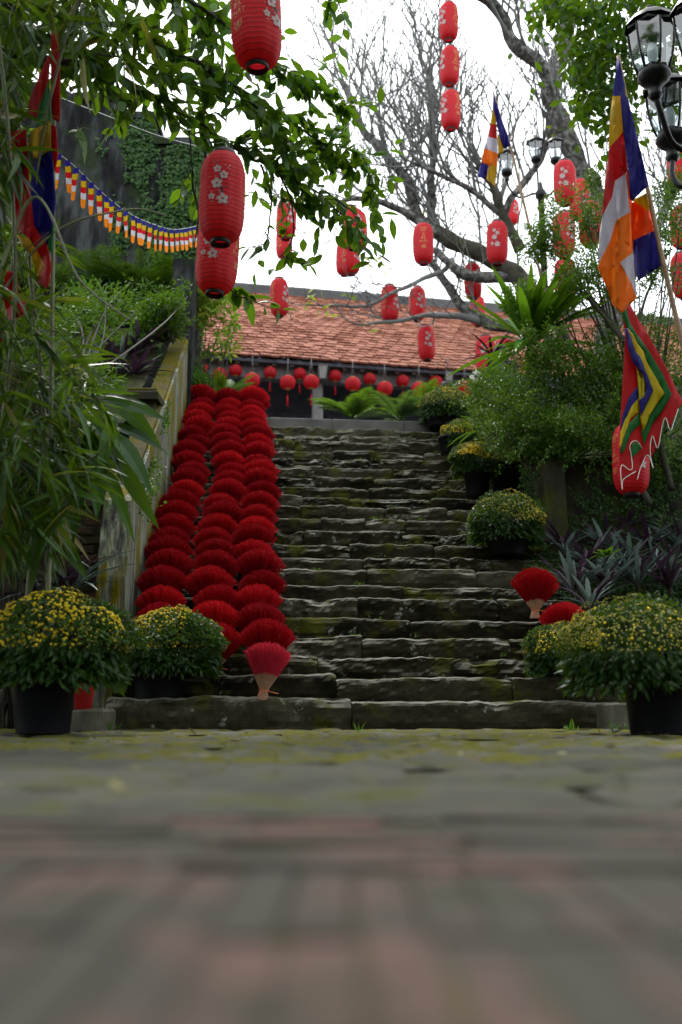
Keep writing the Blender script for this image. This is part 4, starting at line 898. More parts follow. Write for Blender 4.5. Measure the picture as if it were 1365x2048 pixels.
# ---------------------------------------------------------------- bare frangipani
fr = thing('bare_frangipani_tree', 'large leafless frangipani with pale forking branches against the sky', 'tree', at(1190, 760, 14.7) * (1, 1, 0) + (0, 0, TERR))
gt = random.Random(21); twigs = MB()
def pxpath(pts): return [at(a, b, y) for a, b, y in pts]
def limb(nm, pts, r0, r1, mat, n=None, sides=9, knob=0.12):
    pts = [(a, b, y + 3.5) for a, b, y in pts]
    P = spline(pxpath(pts), n or 6 * len(pts)); m = len(P); s = mpp(pts[0][0], pts[0][1], pts[0][2])
    rad = np.linspace(r0, r1, m) * s * np.array([1 + knob * nz(p, 4) * 1.6 for p in P])
    P = P + np.array([[nz(p, 2.5), nz(p + 7, 2.5), nz(p + 3, 2.5)] for p in P]) * 0.05
    mb = MB(); tube(mb, P, rad, sides); wpart(nm, mb, mat, fr); return P
def grow(p, d, L, r, depth):
    n = 5; pts = [p]; dd = d / np.linalg.norm(d)
    for i in range(n):
        dd = dd + np.array((gt.gauss(0, .10), gt.gauss(0, .10), gt.gauss(0, .10))) + np.array((0, 0, 0.10)); dd /= np.linalg.norm(dd); pts.append(pts[-1] + dd * L / n)
    r1 = r * 0.86 if depth else r * 0.75
    tube(twigs, pts, np.linspace(r, r1, n + 1), 5 if r > 0.008 else 4, cap=depth == 0)
    if depth:
        k = 2 if gt.random() < 0.7 else 3
        a0 = gt.uniform(0, 6.28)
        for q in range(k):
            ax = np.cross(dd, (0.3, 0.5, 0.8)); ax /= np.linalg.norm(ax); bx = np.cross(dd, ax); a = a0 + q * 6.28 / k + gt.uniform(-.4, .4); sp_ = gt.uniform(0.35, 0.75)
            grow(pts[-1], dd + sp_ * (ax * math.cos(a) + bx * math.sin(a)), L * gt.uniform(0.68, 0.92), r1 * gt.uniform(0.8, 0.95), depth - 1)
T1 = limb('trunk', [(1185, 860, 11.2), (1190, 790, 11.2), (1205, 700, 11.2), (1232, 590, 11.2), (1228, 480, 11.1), (1185, 385, 11.0), (1145, 300, 10.9), (1112, 220, 10.8), (1098, 155, 10.7)], 27, 19, m_bark, knob=0.2)
A1 = limb('limb', [(1102, 165, 10.7), (1070, 122, 10.6), (1030, 88, 10.5), (1008, 40, 10.4), (980, 5, 10.3), (945, -25, 10.2)], 15, 10, m_bark)
A2 = limb('limb', [(1096, 165, 10.7), (1122, 118, 10.8), (1136, 60, 10.9), (1141, 0, 11.0), (1152, -60, 11.1)], 16, 13, m_bark)
B1 = limb('limb', [(1130, 700, 11.4), (1085, 610, 11.5), (1030, 550, 11.6), (965, 510, 11.7), (905, 482, 11.8), (868, 462, 11.9)], 23, 15, m_darkbark, knob=0.25)
B2 = limb('limb', [(872, 466, 11.9), (835, 430, 12.0), (808, 350, 12.1), (750, 288, 12.2), (715, 238, 12.3), (690, 170, 12.4)], 13, 6, m_bark)
B3 = limb('limb', [(872, 466, 11.9), (862, 400, 12.0), (868, 300, 12.0), (860, 190, 12.0)], 11, 5, m_bark)
B4 = limb('limb', [(880, 470, 11.8), (820, 428, 11.6), (760, 405, 11.4), (690, 400, 11.2), (640, 420, 11.0)], 9, 3.5, m_bark)
C1 = limb('limb', [(1080, 665, 11.5), (1020, 655, 11.7), (965, 643, 11.9), (928, 620, 12.0), (902, 580, 12.1), (872, 535, 12.2), (850, 500, 12.3)], 15, 6, m_bark)
C2 = limb('limb', [(960, 643, 11.9), (905, 632, 11.8), (850, 632, 11.7), (790, 642, 11.6), (730, 648, 11.5)], 8, 2.5, m_twig)
C3 = limb('limb', [(905, 520, 11.8), (880, 545, 11.7), (840, 562, 11.6), (790, 585, 11.5), (720, 612, 11.4), (640, 612, 11.3)], 6, 2, m_twig)
C4 = limb('limb', [(1035, 556, 11.6), (985, 556, 11.65), (930, 548, 11.6), (895, 520, 11.6), (870, 500, 11.6)], 14, 7, m_bark)
D1 = limb('limb', [(1045, 500, 11.6), (1005, 432, 11.5), (985, 370, 11.4), (955, 330, 11.3)], 12, 6, m_darkbark)
D2 = limb('limb', [(1005, 432, 11.5), (1045, 365, 11.4), (1085, 320, 11.3), (1110, 250, 11.2)], 8, 5, m_bark)
D3 = limb('limb', [(1000, 428, 11.5), (950, 385, 11.4), (890, 352, 11.3), (830, 330, 11.2)], 7, 3, m_bark)
E1 = limb('limb', [(1215, 640, 11.2), (1280, 520, 11.4), (1330, 420, 11.6), (1370, 330, 11.8)], 14, 7, m_bark)
for P, cnt, L0, r0, dep, up in ((A1, 11, 0.5, 0.022, 3, 0.6), (A2, 9, 0.5, 0.022, 3, 0.6), (B2, 17, 0.62, 0.021, 3, 0.5), (B3, 16, 0.62, 0.021, 3, 0.6), (B4, 14, 0.42, 0.015, 3, 0.3), (C1, 11, 0.38, 0.016, 3, 0.5), (C2, 9, 0.30, 0.011, 2, 0.1), (C3, 9, 0.28, 0.010, 2, 0.1), (D1, 12, 0.55, 0.019, 3, 0.7), (D2, 11, 0.55, 0.019, 3, 0.7), (D3, 14, 0.52, 0.017, 3, 0.5), (B1, 8, 0.6, 0.021, 3, 0.8), (T1, 7, 0.6, 0.02, 3, 0.6), (E1, 10, 0.45, 0.018, 3, 0.5)):
    m = len(P)
    for i in range(cnt):
        j = int((0.25 + 0.75 * (i + gt.random()) / cnt) * (m - 1)); p = P[j]; tdir = P[min(j + 1, m - 1)] - P[max(j - 1, 0)]; tdir = tdir / (np.linalg.norm(tdir) + 1e-9)
        d = tdir * 0.6 + np.array((gt.gauss(0, .5), gt.gauss(0, .5), up + gt.gauss(0, .25)))
        grow(p, d, 1.25 * L0 * gt.uniform(0.7, 1.25), 1.15 * r0 * gt.uniform(0.7, 1.1), dep)
    grow(P[-1], P[-1] - P[-3], 1.25 * L0, 1.15 * r0, dep)
o = wpart('branches', twigs, m_twig, fr, 'stuff')
mb = MB(); g = np.random.default_rng(77)
for (a, b, y) in ((640, 600, 11.3), (655, 625, 11.3), (625, 590, 11.3), (735, 650, 11.5), (740, 520, 11.8), (765, 530, 11.8), (1092, 250, 11), (860, 425, 12), (700, 590, 11.4)):
    n = 4; P = at(a, b, y + 3.5) + g.normal(size=(n, 3)) * 0.06; leaves(mb, P, rdir(n, g) * (1, .4, .6), rdir(n, g), g.uniform(0.10, 0.2, n), 0.05, g.uniform(.6, 1, n), prof=LEAFP, bend=0.2)
wpart('young_leaves', mb, m_lime, fr, 'stuff')

# ---------------------------------------------------------------- leafy tree overhanging from the left
lt = thing('overhanging_leafy_tree', 'dark leafy branches reaching across the sky above the big lanterns', 'tree', (-4.6, 3.6, 0))
brs = MB(); lf = MB(); g = np.random.default_rng(5)
mb = MB(); tube(mb, spline([(-4.6, 3.6, 0), (-4.5, 3.7, 1.8), (-4.3, 3.9, 3.4), (-3.9, 4.1, 5.0), (-3.3, 4.3, 6.6)], 16), np.linspace(0.2, 0.09, 16), 10); wpart('trunk', mb, m_darkbark, lt)
paths = [[(-330, 90, 4.7), (-100, 95, 5.2), (121, 121, 5.6), (236, 152, 5.9), (337, 209, 6.2), (460, 290, 6.6), (540, 330, 6.8), (630, 385, 7.0), (705, 440, 7.1)],
         [(-300, -60, 4.6), (-60, -40, 5.2), (110, 20, 5.6), (260, 60, 5.9), (400, 120, 6.2), (520, 200, 6.6), (620, 270, 6.9), (700, 320, 7.1)],
         [(-200, -180, 4.8), (120, -90, 5.4), (320, -20, 5.8), (450, 60, 6.2), (580, 150, 6.5), (670, 215, 6.8)],
         [(180, -240, 5.4), (330, -110, 5.8), (410, -10, 6.2), (440, 70, 6.4), (450, 150, 6.6)],
         [(337, 209, 6.2), (372, 262, 6.3), (395, 335, 6.5)], [(520, 322, 6.8), (548, 390, 6.9), (540, 450, 7.0), (520, 505, 7.0)], [(560, 340, 6.8), (590, 400, 6.9), (585, 470, 7.0), (560, 510, 7)],
         [(540, -160, 6.2), (620, -60, 6.5), (668, 0, 6.7), (690, 40, 6.8)], [(640, 300, 6.9), (690, 290, 7), (735, 330, 7.1), (745, 380, 7.2)], [(236, 152, 5.9), (250, 200, 6), (240, 240, 6.1)],
         [(-60, -40, 5.2), (60, 60, 5.3), (180, 100, 5.5), (300, 120, 5.8), (420, 180, 6.2)], [(460, 290, 6.6), (520, 270, 6.7), (580, 290, 6.8), (640, 330, 6.9)], [(400, 120, 6.2), (470, 180, 6.3), (540, 240, 6.5), (600, 330, 6.7)],
         [(450, 560, 7.0), (470, 590, 7.0), (490, 596, 7.0)], [(395, 335, 6.5), (400, 420, 6.6), (390, 500, 6.7)], [(650, 385, 7.0), (690, 410, 6.9), (712, 430, 6.9)]]
def twig_leaves(p, d, L, nl, size, hang=0.5):
    d = d / np.linalg.norm(d); pts = [p]
    for i in range(4): d = d + g.normal(size=3) * 0.18 + (0, 0, -0.08 * hang); d /= np.linalg.norm(d); pts.append(pts[-1] + d * L / 4)
    pts = np.array(pts); tube(brs, pts, np.linspace(0.004, 0.0018, 5), 4, cap=False)
    t = np.linspace(0.15, 1, nl) * 3.999; i = t.astype(int); f = (t - i)[:, None]; P = pts[i] * (1 - f) + pts[i + 1] * f
    side = np.cross(d, rdir(1, g)[0]); D = d * 0.7 + side[None] * np.where(np.arange(nl) % 2, 1, -1)[:, None] * 0.8 + (0, 0, -hang * 0.6) + g.normal(size=(nl, 3)) * 0.35
    leaves(lf, P, D, g.normal(size=(nl, 3)) * 0.7 + (0, 0, 1), size * g.uniform(0.55, 1.2, nl), size * g.uniform(0.38, 0.55, nl), np.clip(g.normal(0.42 + 0.2 * (p[0] > -1.2), 0.28, nl), 0, 1), prof=LEAFP, bend=g.uniform(-.1, .4, nl), fold=0.10)  # leaves towards the right toned brighter to paint in the light there
for bi, pa in enumerate(paths):
    P = spline(pxpath(pa), 8 * len(pa)); n = len(P); P = P + np.array([[nz(p, 3), nz(p + 5, 3), nz(p + 9, 3)] for p in P]) * 0.05
    r0 = 0.03 if bi < 4 else 0.009; mbl = MB(); tube(mbl, P, np.linspace(r0, 0.004, n), 6); wpart('branch', mbl, m_stem, lt)
    length = np.linalg.norm(np.diff(P, axis=0), axis=1).sum(); cnt = max(1, int(length / (0.05 if bi in (0, 1, 2, 3, 8, 10, 11, 12) else 0.11)))
    if bi in (13, 14): cnt = 2
    for q in range(cnt):
        j = int(n * (q + g.random()) / cnt); j = min(j, n - 2); d = (P[j + 1] - P[j]); d = d / np.linalg.norm(d) + g.normal(size=3) * (0.7, 0.5, 0.6)
        twig_leaves(P[j], d, g.uniform(0.12, 0.42), int(g.integers(4, 9)), 0.132 if bi != 13 else 0.17)
# unseen crown extension over the yard, added to shade the scene
nb = 150
for i in range(nb):
    c = np.array((g.uniform(-5.5, 2.5), g.uniform(-4, 5.2), g.uniform(4.6, 6.6)))
    for q in range(7): twig_leaves(c + g.normal(size=3) * 0.35, g.normal(size=3), 0.5, 8, 0.15)
for i in range(14):
    e = np.array((g.uniform(-5, 2), g.uniform(-3.5, 5), g.uniform(4.8, 6.2))); mbl = MB(); tube(mbl, spline([(-3.6, 4.2, 5.6), (np.array((-3.6, 4.2, 5.6)) + e) / 2 + g.normal(size=3) * 0.3, e], 10), np.linspace(0.07, 0.015, 10), 6); wpart('branch', mbl, m_stem, lt)
wpart('twigs', brs, m_stem, lt, 'stuff'); wpart('crown', lf, m_tree, lt, 'stuff')

# ---------------------------------------------------------------- bamboo at the left
bb_ = thing('bamboo_clump', 'dense bamboo clump with narrow drooping leaves filling the picture edge', 'bamboo', (-2.2, 4.6, 0))
g = np.random.default_rng(9); lf = MB(); brs = MB()
for (pts, r) in (([(55, 1200, 5.2), (70, 1050, 5.2), (90, 900, 5.1), (80, 700, 5.0), (60, 500, 4.9), (90, 250, 4.8), (150, 20, 4.7), (210, -120, 4.6)], 0.013), ([(-40, 1230, 5.0), (0, 900, 4.9), (30, 600, 4.8), (20, 300, 4.6), (-10, 0, 4.4)], 0.015), ([(-90, 1230, 4.7), (-60, 800, 4.6), (60, 400, 4.5), (160, 560, 4.4), (260, 640, 4.3)], 0.009),
                 ([(-120, 1200, 4.9), (-40, 700, 4.8), (90, 480, 4.8), (250, 420, 4.9), (330, 430, 5.0)], 0.008), ([(-60, 1250, 5.4), (20, 1000, 5.4), (10, 700, 5.5), (40, 350, 5.6), (30, -50, 5.6)], 0.014), ([(70, 1020, 5.2), (150, 940, 5.1), (200, 905, 5.0), (240, 840, 5.0)], 0.008)):
    P = spline(pxpath(pts), 10 * len(pts)); P[0, 2] = 0.0 if pts[0][1] > 1100 else P[0, 2]; rad = np.full(len(P), r); rad[::6] *= 1.25; mbl = MB(); tube(mbl, P, rad * np.linspace(1, 0.45, len(P)), 7); wpart('culm', mbl, m_culm, bb_)
blobs = [(20, 90, 75, 130, 1.3), (50, 320, 60, 120, 0.8), (30, 600, 55, 150, 1.0), (50, 820, 70, 120, 1.3), (45, 1010, 70, 110, 0.9), (170, 820, 50, 60, 0.35), (190, 650, 60, 50, 0.08), (150, 30, 60, 50, 0.4), (210, 300, 60, 40, 0.10), (120, 470, 40, 50, 0.12), (20, 1120, 60, 70, 0.5)]
n = 600; pxs, pys = blob_sample(blobs, n, g)
for a, b in zip(pxs, pys):
    if a > np.interp(b, [0, 240, 300, 640, 760, 1040, 1080], [260, 200, 80, 95, 190, 180, 70]) + g.normal() * 25 or b > 1090 or (25 < a < 135 and 60 < b < 620 and g.random() < 0.72): continue
    Y = g.uniform(4.5, 6.1); c = at(a, b, Y); k = int(g.integers(4, 8)); base = g.normal(size=3) * (0.8, 0.5, 0.3) + (0.15, 0, -0.25); base /= np.linalg.norm(base)
    tube(brs, [c - base * 0.25 + (0, 0, 0.08), c - base * 0.1 + (0, 0, 0.05), c], 0.0022, 4, cap=False)
    D = base + g.normal(size=(k, 3)) * 0.5 + (0, 0, -0.35); L = g.uniform(0.15, 0.36, k) * Y / 5.2
    leaves(lf, np.repeat(c[None], k, 0) + g.normal(size=(k, 3)) * 0.02, D, g.normal(size=(k, 3)) * 0.6 + (0, 0, 1), L, L * g.uniform(0.09, 0.15, k), np.clip(g.normal(0.42, 0.36, k), 0, 1), prof=((0, .2), (0.15, .8), (0.4, 1), (0.7, .65), (1, 0)), bend=g.uniform(0.05, 0.5, k), fold=0.12)
wpart('twigs', brs, m_stem, bb_, 'stuff'); wpart('foliage', lf, m_bamboo, bb_, 'stuff')
# dense dark hedge behind the bamboo
hd = thing('evergreen_hedge', 'dense dark evergreen mass behind the bamboo at the picture edge', 'hedge', (-4.2, 8.2, 1.9)); lf = MB()
k = 9000; P = np.stack((g.uniform(-7, -2.65, k), g.normal(7.9, 0.35, k), g.uniform(1.6, 7.5, k)), 1)
keep = np.array([nz(p, 1.2) > -0.25 for p in P]) & (P[:, 0] < -2.75 - 0.12 * np.abs(P[:, 2] - 4)); P = P[keep]; k = len(P)
leaves(lf, P, rdir(k, g) + (0, 0, -.3), rdir(k, g) + (0, -0.5, 0.7), g.uniform(0.08, 0.16, k), g.uniform(0.035, 0.06, k), g.random(k) * 0.8, bend=0.2); wpart('foliage', lf, m_tree, hd, 'stuff')
mb = MB()
for x in (-3.2, -4.0, -4.9): tube(mb, spline([(x, 8, 1.5), (x + .1, 8, 3.5), (x - .1, 7.9, 5.5), (x, 7.9, 7)], 10), np.linspace(.05, .015, 10), 6)
wpart('stems', mb, m_stem, hd)
shrub_later = [('dark_shrub', 'dark leafy shrub filling the gaps behind the bamboo culms', [(30, 740, 6.5, 85, 0.25, 120), (50, 930, 6.5, 75, 0.25, 100), (10, 560, 6.5, 55, 0.2, 90), (5, 180, 6.5, 45, 0.2, 200), (120, 800, 6.7, 60, 0.2, 80)], 7000, 0.10)]
# broad-leaved plant hanging over the brick wall
bp = thing('broad_leaved_plant', 'plant with long broad drooping leaves in front of the brick wall', 'plant', at(70, 1240, 5.75) * (1, 1, 0)); lf = MB(); mb = MB()
stemp = spline(pxpath([(58, 1290, 5.75), (62, 1150, 5.7), (110, 1040, 5.7), (165, 950, 5.7), (190, 900, 5.7), (215, 850, 5.7)]), 20); stemp[0, 2] = 0; tube(mb, stemp, np.linspace(0.018, 0.008, 20), 7); wpart('stem', mb, m_culm, bp)
lfs = [(190, 905, 1000, 195), (200, 915, 1045, 225), (165, 930, 1045, 150), (120, 990, 1090, 70), (215, 860, 960, 262), (210, 850, 905, 275), (235, 800, 880, 262), (150, 900, 985, 110), (175, 840, 930, 215), (205, 800, 850, 272), (90, 1040, 1140, 120), (60, 980, 1100, 30), (215, 870, 1020, 240), (130, 880, 960, 60), (230, 830, 930, 215)]
for (sx, sy, ey_, ex_) in lfs:
    y = 5.7 + g.uniform(-.2, .1); A = at(sx, sy, y); B = at(ex_, ey_, y - 0.12); d = B - A; L = np.linalg.norm(d); up = np.array((0, -0.35, 0.9)); 
    leaves(lf, A[None], (d + (0, 0, 0.5 * L))[None], (np.array((0.1, -0.8, 0.6)) + g.normal(size=3) * 0.25)[None], L * 1.12, g.uniform(0.075, 0.11), g.random(1), prof=((0, .12), (0.12, .5), (0.3, .9), (0.5, 1), (0.7, .8), (0.87, .42), (1, 0)), bend=0.55, fold=0.12)
    wpart('leaf', lf, m_broad, bp); lf = MB()

# ---------------------------------------------------------------- ferns, rhoeo and shrubs on the banks
def on_bank(a, b, fn, y0, y1):
    for Y in np.arange(y0, y1, 0.03):
        p = at(a, b, Y)
        if p[2] <= fn(p[0], p[1]): return p
    return at(a, b, y1)
def fern(c, nf, L, label, mat=m_fern, up=0.9, leaflet=0.2, npair=16, group='ferns on the planted bank', name='fern', wid=0.16, arch=1.0, face=None):
    t = thing(name, label, 'fern' if 'fern' in name else 'plant', c, group); mb = MB(); rc = MB()
    for i in range(nf):
        a = g.uniform(0, 6.28) if face is None else g.uniform(face[0], face[1]); d = np.array((math.cos(a), math.sin(a), up * g.uniform(0.7, 1.4))); d /= np.linalg.norm(d); Lf = L * g.uniform(0.65, 1.1); pts = [np.array(c, float)]
        for q in range(9): d = d + (0, 0, -0.11 * arch * g.uniform(.8, 1.2)); d /= np.linalg.norm(d); pts.append(pts[-1] + d * Lf / 9)
        pts = np.array(pts); tube(rc, pts, np.linspace(0.004, 0.0015, 10) * (L / 0.5), 4, cap=False)
        tt = np.linspace(0.12, 0.985, npair) * 8.999; ii = tt.astype(int); ff = (tt - ii)[:, None]; P = pts[ii] * (1 - ff) + pts[ii + 1] * ff; T = unit(pts[ii + 1] - pts[ii]); side = unit(np.cross(T, (0, 0, 1))); env = np.sin(np.clip(tt / 9 * 0.93 + 0.12, 0, 1) * math.pi) ** 0.7
        for s in (-1, 1):
            D = side * s + T * 0.55 + (0, 0, 0.1); kk = len(P); leaves(mb, P, D, np.cross(side, T) * 1.0 + g.normal(size=(kk, 3)) * 0.15, np.maximum(0.01, leaflet * env * Lf), leaflet * Lf * wid, np.clip(g.normal(0.5, .25, kk), 0, 1), prof=((0, .7), (0.4, 1), (1, 0.05)), bend=0.2)
    wpart('fronds', mb, mat, t, 'stuff'); wpart('stalks', rc, mat, t, 'stuff'); return t
where = [(110, 560, 'under the pennant string by the bamboo'), (165, 575, 'below the sooty gable wall'), (215, 535, 'tallest beneath the stepped gable'), (262, 560, 'in the middle of the bank'), (310, 575, 'beside the round bush'), (352, 560, 'against the head pier'), (240, 625, 'above the purple plants'), (150, 650, 'lower on the bank near the bamboo'), (185, 540, 'between the gable and the bamboo'), (330, 545, 'close under the ivy'), (100, 720, 'low beside the bamboo culms'), (205, 690, 'just above the brick pier'), (285, 535, 'under the middle of the ivy')]
for i, (a, b, w) in enumerate(where): fern(on_bank(a, b + 22, lbank, 7.5, 13.0), int(g.integers(11, 17)), g.uniform(0.65, 0.95), 'green fern ' + w)
def rosette(name, label, c, n, L, W, mat, cat='plant', group=None, up=(0.2, 1.6), bend=(0.1, 0.6), prof=STRAP, rndr=(0, 1), fold=0.12, az=(0, 6.283), stem=0.0):
    t = thing(name, label, cat, c, group); mb = MB(); a = g.uniform(az[0], az[1], n); u_ = g.uniform(up[0], up[1], n); D = np.stack((np.cos(a), np.sin(a), u_), 1); D = unit(D)
    N = np.stack((-np.cos(a) * u_, -np.sin(a) * u_, np.ones(n)), 1); P = np.repeat(np.array(c, float)[None], n, 0) + np.stack((np.cos(a), np.sin(a), 0 * a), 1) * 0.02 + (0, 0, stem)
    Ls = L * g.uniform(0.6, 1.1, n); Ws = W * g.uniform(0.8, 1.1, n); rv = g.uniform(rndr[0], rndr[1], n); bv = g.uniform(bend[0], bend[1], n)
    for i in range(n):
        mb = MB(); leaves(mb, P[i:i + 1], D[i:i + 1], N[i:i + 1], Ls[i:i + 1], Ws[i:i + 1], rv[i:i + 1], prof=prof, bend=bv[i:i + 1], fold=fold); wpart('leaf', mb, mat, t)
    if stem:
        mb = MB(); tube(mb, [np.array(c), np.array(c) + (0.01, 0, stem * 0.5), np.array(c) + (0, 0, stem + 0.02)], 0.018, 6); wpart('stem', mb, m_stem, t)
    return t
for i, (a, b, w) in enumerate(((245, 720, 'beside the mossy coping'), (278, 705, 'next to the coping top'), (225, 750, 'above the cornice of the pier'), (200, 720, 'nearer the bamboo'), (268, 750, 'just behind the pier'))):
    rosette('purple_strap_plant', 'dark purple strap-leaved plant %s on the bank' % w, on_bank(a, b, lbank, 7.5, 13), 20, 0.42, 0.055, m_purple, group='purple strap-leaved plants')
for i, (a, b, w) in enumerate(((140, 1180, 'at the foot of the brick wall'), (90, 1195, 'behind the big pot of chrysanthemums'))):
    p = at(a, b, 6.6); rosette('purple_strap_plant', 'dark purple strap-leaved plant %s' % w, (p[0], 6.6, max(0.3, p[2] - 0.1)), 18, 0.5, 0.05, m_purple, group='purple strap-leaved plants', stem=0.1)
rp = [(1130, 1090), (1175, 1120), (1215, 1085), (1260, 1110), (1300, 1085), (1345, 1110), (1150, 1170), (1215, 1165), (1275, 1160), (1340, 1165), (1180, 1205), (1240, 1130), (1320, 1135), (1370, 1090), (1195, 1140)]
wr = ['nearest the stairs', 'second along from the stairs', 'under the low lantern', 'under the festival flag', 'mid bed below the flag tip', 'towards the picture edge', 'low and close to the incense', 'in front under the low lantern', 'in front below the flag', 'in front near the edge', 'lowest, just above the small incense bundle', 'in the thick of the bed', 'in the thick of the bed near the edge', 'cut by the picture edge at the back', 'in the thick of the bed near the incense']
for (a, b), w in zip(rp, wr):
    v = 0.9 + (1215 - b) / 130 * 1.3; p = on_plane(a, b + 26, v); rosette('purple_strap_plant', 'purple and grey-green strap-leaved plant %s' % w, (p[0], p[1], p[2]), 26, 0.38, 0.042, m_purple, group='purple strap-leaved plants', up=(0.3, 2.2), stem=0.06)
p = on_plane(1258, 1045, 2.45); rosette('purple_strap_plant', 'purple strap-leaved plant growing out of the ivy wall below the low lantern', p, 16, 0.30, 0.045, m_purple, group='purple strap-leaved plants', up=(-0.5, 1.0))
p = on_plane(1215, 1112, 1.3); rosette('lime_leaf_plant', 'small bright green plant among the purple leaves', p, 14, 0.12, 0.05, m_nest, up=(0.2, 1.0))
# low plants spilling over the step ends
mb = MB(); blobs = [(1080, 1130, 22, 16, 1), (1120, 1150, 25, 18, 1.2), (1150, 1175, 20, 20, .8), (1085, 1120, 18, 14, .6), (1100, 1095, 18, 10, .5)]; k = 1400; pxs, pys = blob_sample(blobs, k, g)
P = np.array([on_plane(a, b, 1.95 + (1135 - b) * 0.012 + g.uniform(-.1, .1)) for a, b in zip(pxs, pys)]); kites(mb, P, rdir(k, g), rdir(k, g) + (0, -.6, .8), g.uniform(.02, .04, k), g.uniform(.014, .026, k), g.random(k))
tag(link('ground_cover', mb.mesh('ground_cover', m_ivy)), 'small-leaved ground cover spilling over the step ends by the purple plants', 'ground cover', kind='stuff')
# creeper spilling over the flank wall and pier
mb = MB(); blobs = [(287, 970, 16, 28, 1), (330, 835, 7, 16, .7), (300, 930, 14, 20, .6), (320, 760, 8, 30, .15), (262, 920, 12, 14, .4)]; k = 900; pxs, pys = blob_sample(blobs, k, g)
P = np.array([at(a, b, np.interp(b, [760, 830, 980], [9.6, 8.9, 7.25]) + g.uniform(-.06, .06)) for a, b in zip(pxs, pys)]); kites(mb, P, rdir(k, g) + (0, 0, -.5), rdir(k, g) + (0, -.7, .6), g.uniform(.02, .045, k), g.uniform(.014, .028, k), g.random(k))
tag(link('creeper', mb.mesh('creeper', m_fern)), 'green creeper tufts hanging on the mossy flank wall', 'creeper', kind='stuff')

def shrub(name, label, ells, nleaf, size, mat, base, group=None, thr=-0.15, shell=0.5, stems=14, asp=0.5, dens_noise=2.5, leaff=kites, rsh=0.0, sprays=0):
    t = thing(name, label, 'shrub', base, group); mb = MB(); st = MB(); tot = sum(e[3] * e[5] for e in ells); ends = []
    for (a, b, Y, rx, ry, rz) in ells:
        n = int(nleaf * rx * rz / sum(e[3] * e[5] for e in ells)) if tot else nleaf; c = at(a, b, Y); s = mpp(a, b, Y)
        d = rdir(n, g); r = g.random(n) ** shell; P = c + d * r[:, None] * (rx * s, ry, rz * s)
        cl = np.array([nz(p, dens_noise) + 0.5 * nz(p, dens_noise * 2.7) for p in P]); P, d, cl = P[cl > thr], d[cl > thr], cl[cl > thr]; n = len(P)
        leaff(mb, P, rdir(n, g) * 0.8 + d * 0.6 + (0, 0, 0.1), rdir(n, g) * 0.7 + d * 0.4 + (0, 0, 0.7), size * g.uniform(0.65, 1.25, n), size * asp * g.uniform(0.8, 1.2, n), np.clip(g.normal(0.45 + rsh, 0.25, n) + 0.15 * cl, 0, 1)); ends.append((c, rx * s, rz * s))
    for i in range(sprays):
        c, rx_, rz_ = ends[int(g.integers(0, len(ends)))]; d = rdir(1, g)[0]; d[1] = -abs(d[1]); b0 = c + d * (rx_ * 0.8, 0.35, rz_ * 0.8); d = d + (0, 0, 0.45); d /= np.linalg.norm(d); Ls = g.uniform(0.18, 0.42); pts = [b0]
        for q in range(6): d = d + g.normal(size=3) * 0.12 + (0, 0, -0.16); d /= np.linalg.norm(d); pts.append(pts[-1] + d * Ls / 6)
        pts = np.array(pts); tube(st, pts, np.linspace(0.003, 0.001, 7), 4, cap=False); nn = 46; tt = g.random(nn) * 5.99; ii = tt.astype(int); ff = (tt - ii)[:, None]; P = pts[ii] * (1 - ff) + pts[ii + 1] * ff + g.normal(size=(nn, 3)) * 0.018
        leaff(mb, P, rdir(nn, g) + d, rdir(nn, g) * 0.6 + (0, 0, 1), size * g.uniform(0.6, 1.25, nn), size * asp, np.clip(g.normal(0.6 + rsh, 0.25, nn), 0, 1))
    for i in range(stems):
        c, rx_, rz_ = ends[i % len(ends)]; e = c + rdir(1, g)[0] * (rx_ * 0.75, 0.2, rz_ * 0.75); b0 = np.array(base) + (g.uniform(-.1, .1), g.uniform(-.1, .1), 0); tube(st, spline([b0, (b0 + e) / 2 + g.normal(size=3) * 0.08, e], 8), np.linspace(0.014, 0.004, 8), 5)
    wpart('foliage', mb, mat, t, 'stuff'); wpart('stems', st, m_stem, t); return t
for (nm_, lb_, el_, nl_, sz_) in shrub_later: shrub(nm_, lb_, el_, nl_, sz_, m_tree, tuple(at(30, 1150, 6.5) * (1, 1, 0)), None, thr=-0.1, asp=0.4, rsh=-0.2)
def bq(a, Y): p = at(a, 800, Y); return (p[0], Y, rbank(p[0], Y))
shrub('small_leaved_shrub', 'large dense small-leaved shrub spilling over the ivy wall below the fern', [(1130, 800, 9.3, 175, 0.6, 105), (1060, 870, 9.1, 110, 0.5, 50), (1180, 875, 8.85, 130, 0.3, 62), (1010, 800, 9.7, 75, 0.5, 70), (1085, 715, 9.25, 75, 0.3, 40)], 30000, 0.036, m_shrub, bq(1130, 9.4), 'small-leaved shrubs', thr=-0.02, dens_noise=1.9, sprays=130)
shrub('small_leaved_shrub', 'dense small-leaved shrub behind the festival flag', [(1265, 720, 9.4, 120, 0.5, 105), (1330, 860, 9.2, 90, 0.4, 110), (1250, 860, 9.2, 80, 0.4, 70)], 22000, 0.036, m_shrub, bq(1280, 9.6), 'small-leaved shrubs', thr=-0.02, dens_noise=1.9, sprays=80)
shrub('small_leaved_shrub', 'lighter small-leaved shrub at the head of the stairs with a white bloom', [(990, 790, 10.6, 60, 0.4, 55), (965, 765, 10.8, 30, 0.3, 25)], 7000, 0.04, m_fern, bq(990, 10.7), 'small-leaved shrubs', thr=-0.25)
shrub('small_leaved_shrub', 'low shrub hanging over the upper wall corner beside the shaded pots', [(1100, 895, 9.0, 80, 0.25, 26), (1060, 850, 9.1, 60, 0.3, 40)], 5500, 0.034, m_shrub, bq(1095, 9.2), 'small-leaved shrubs')
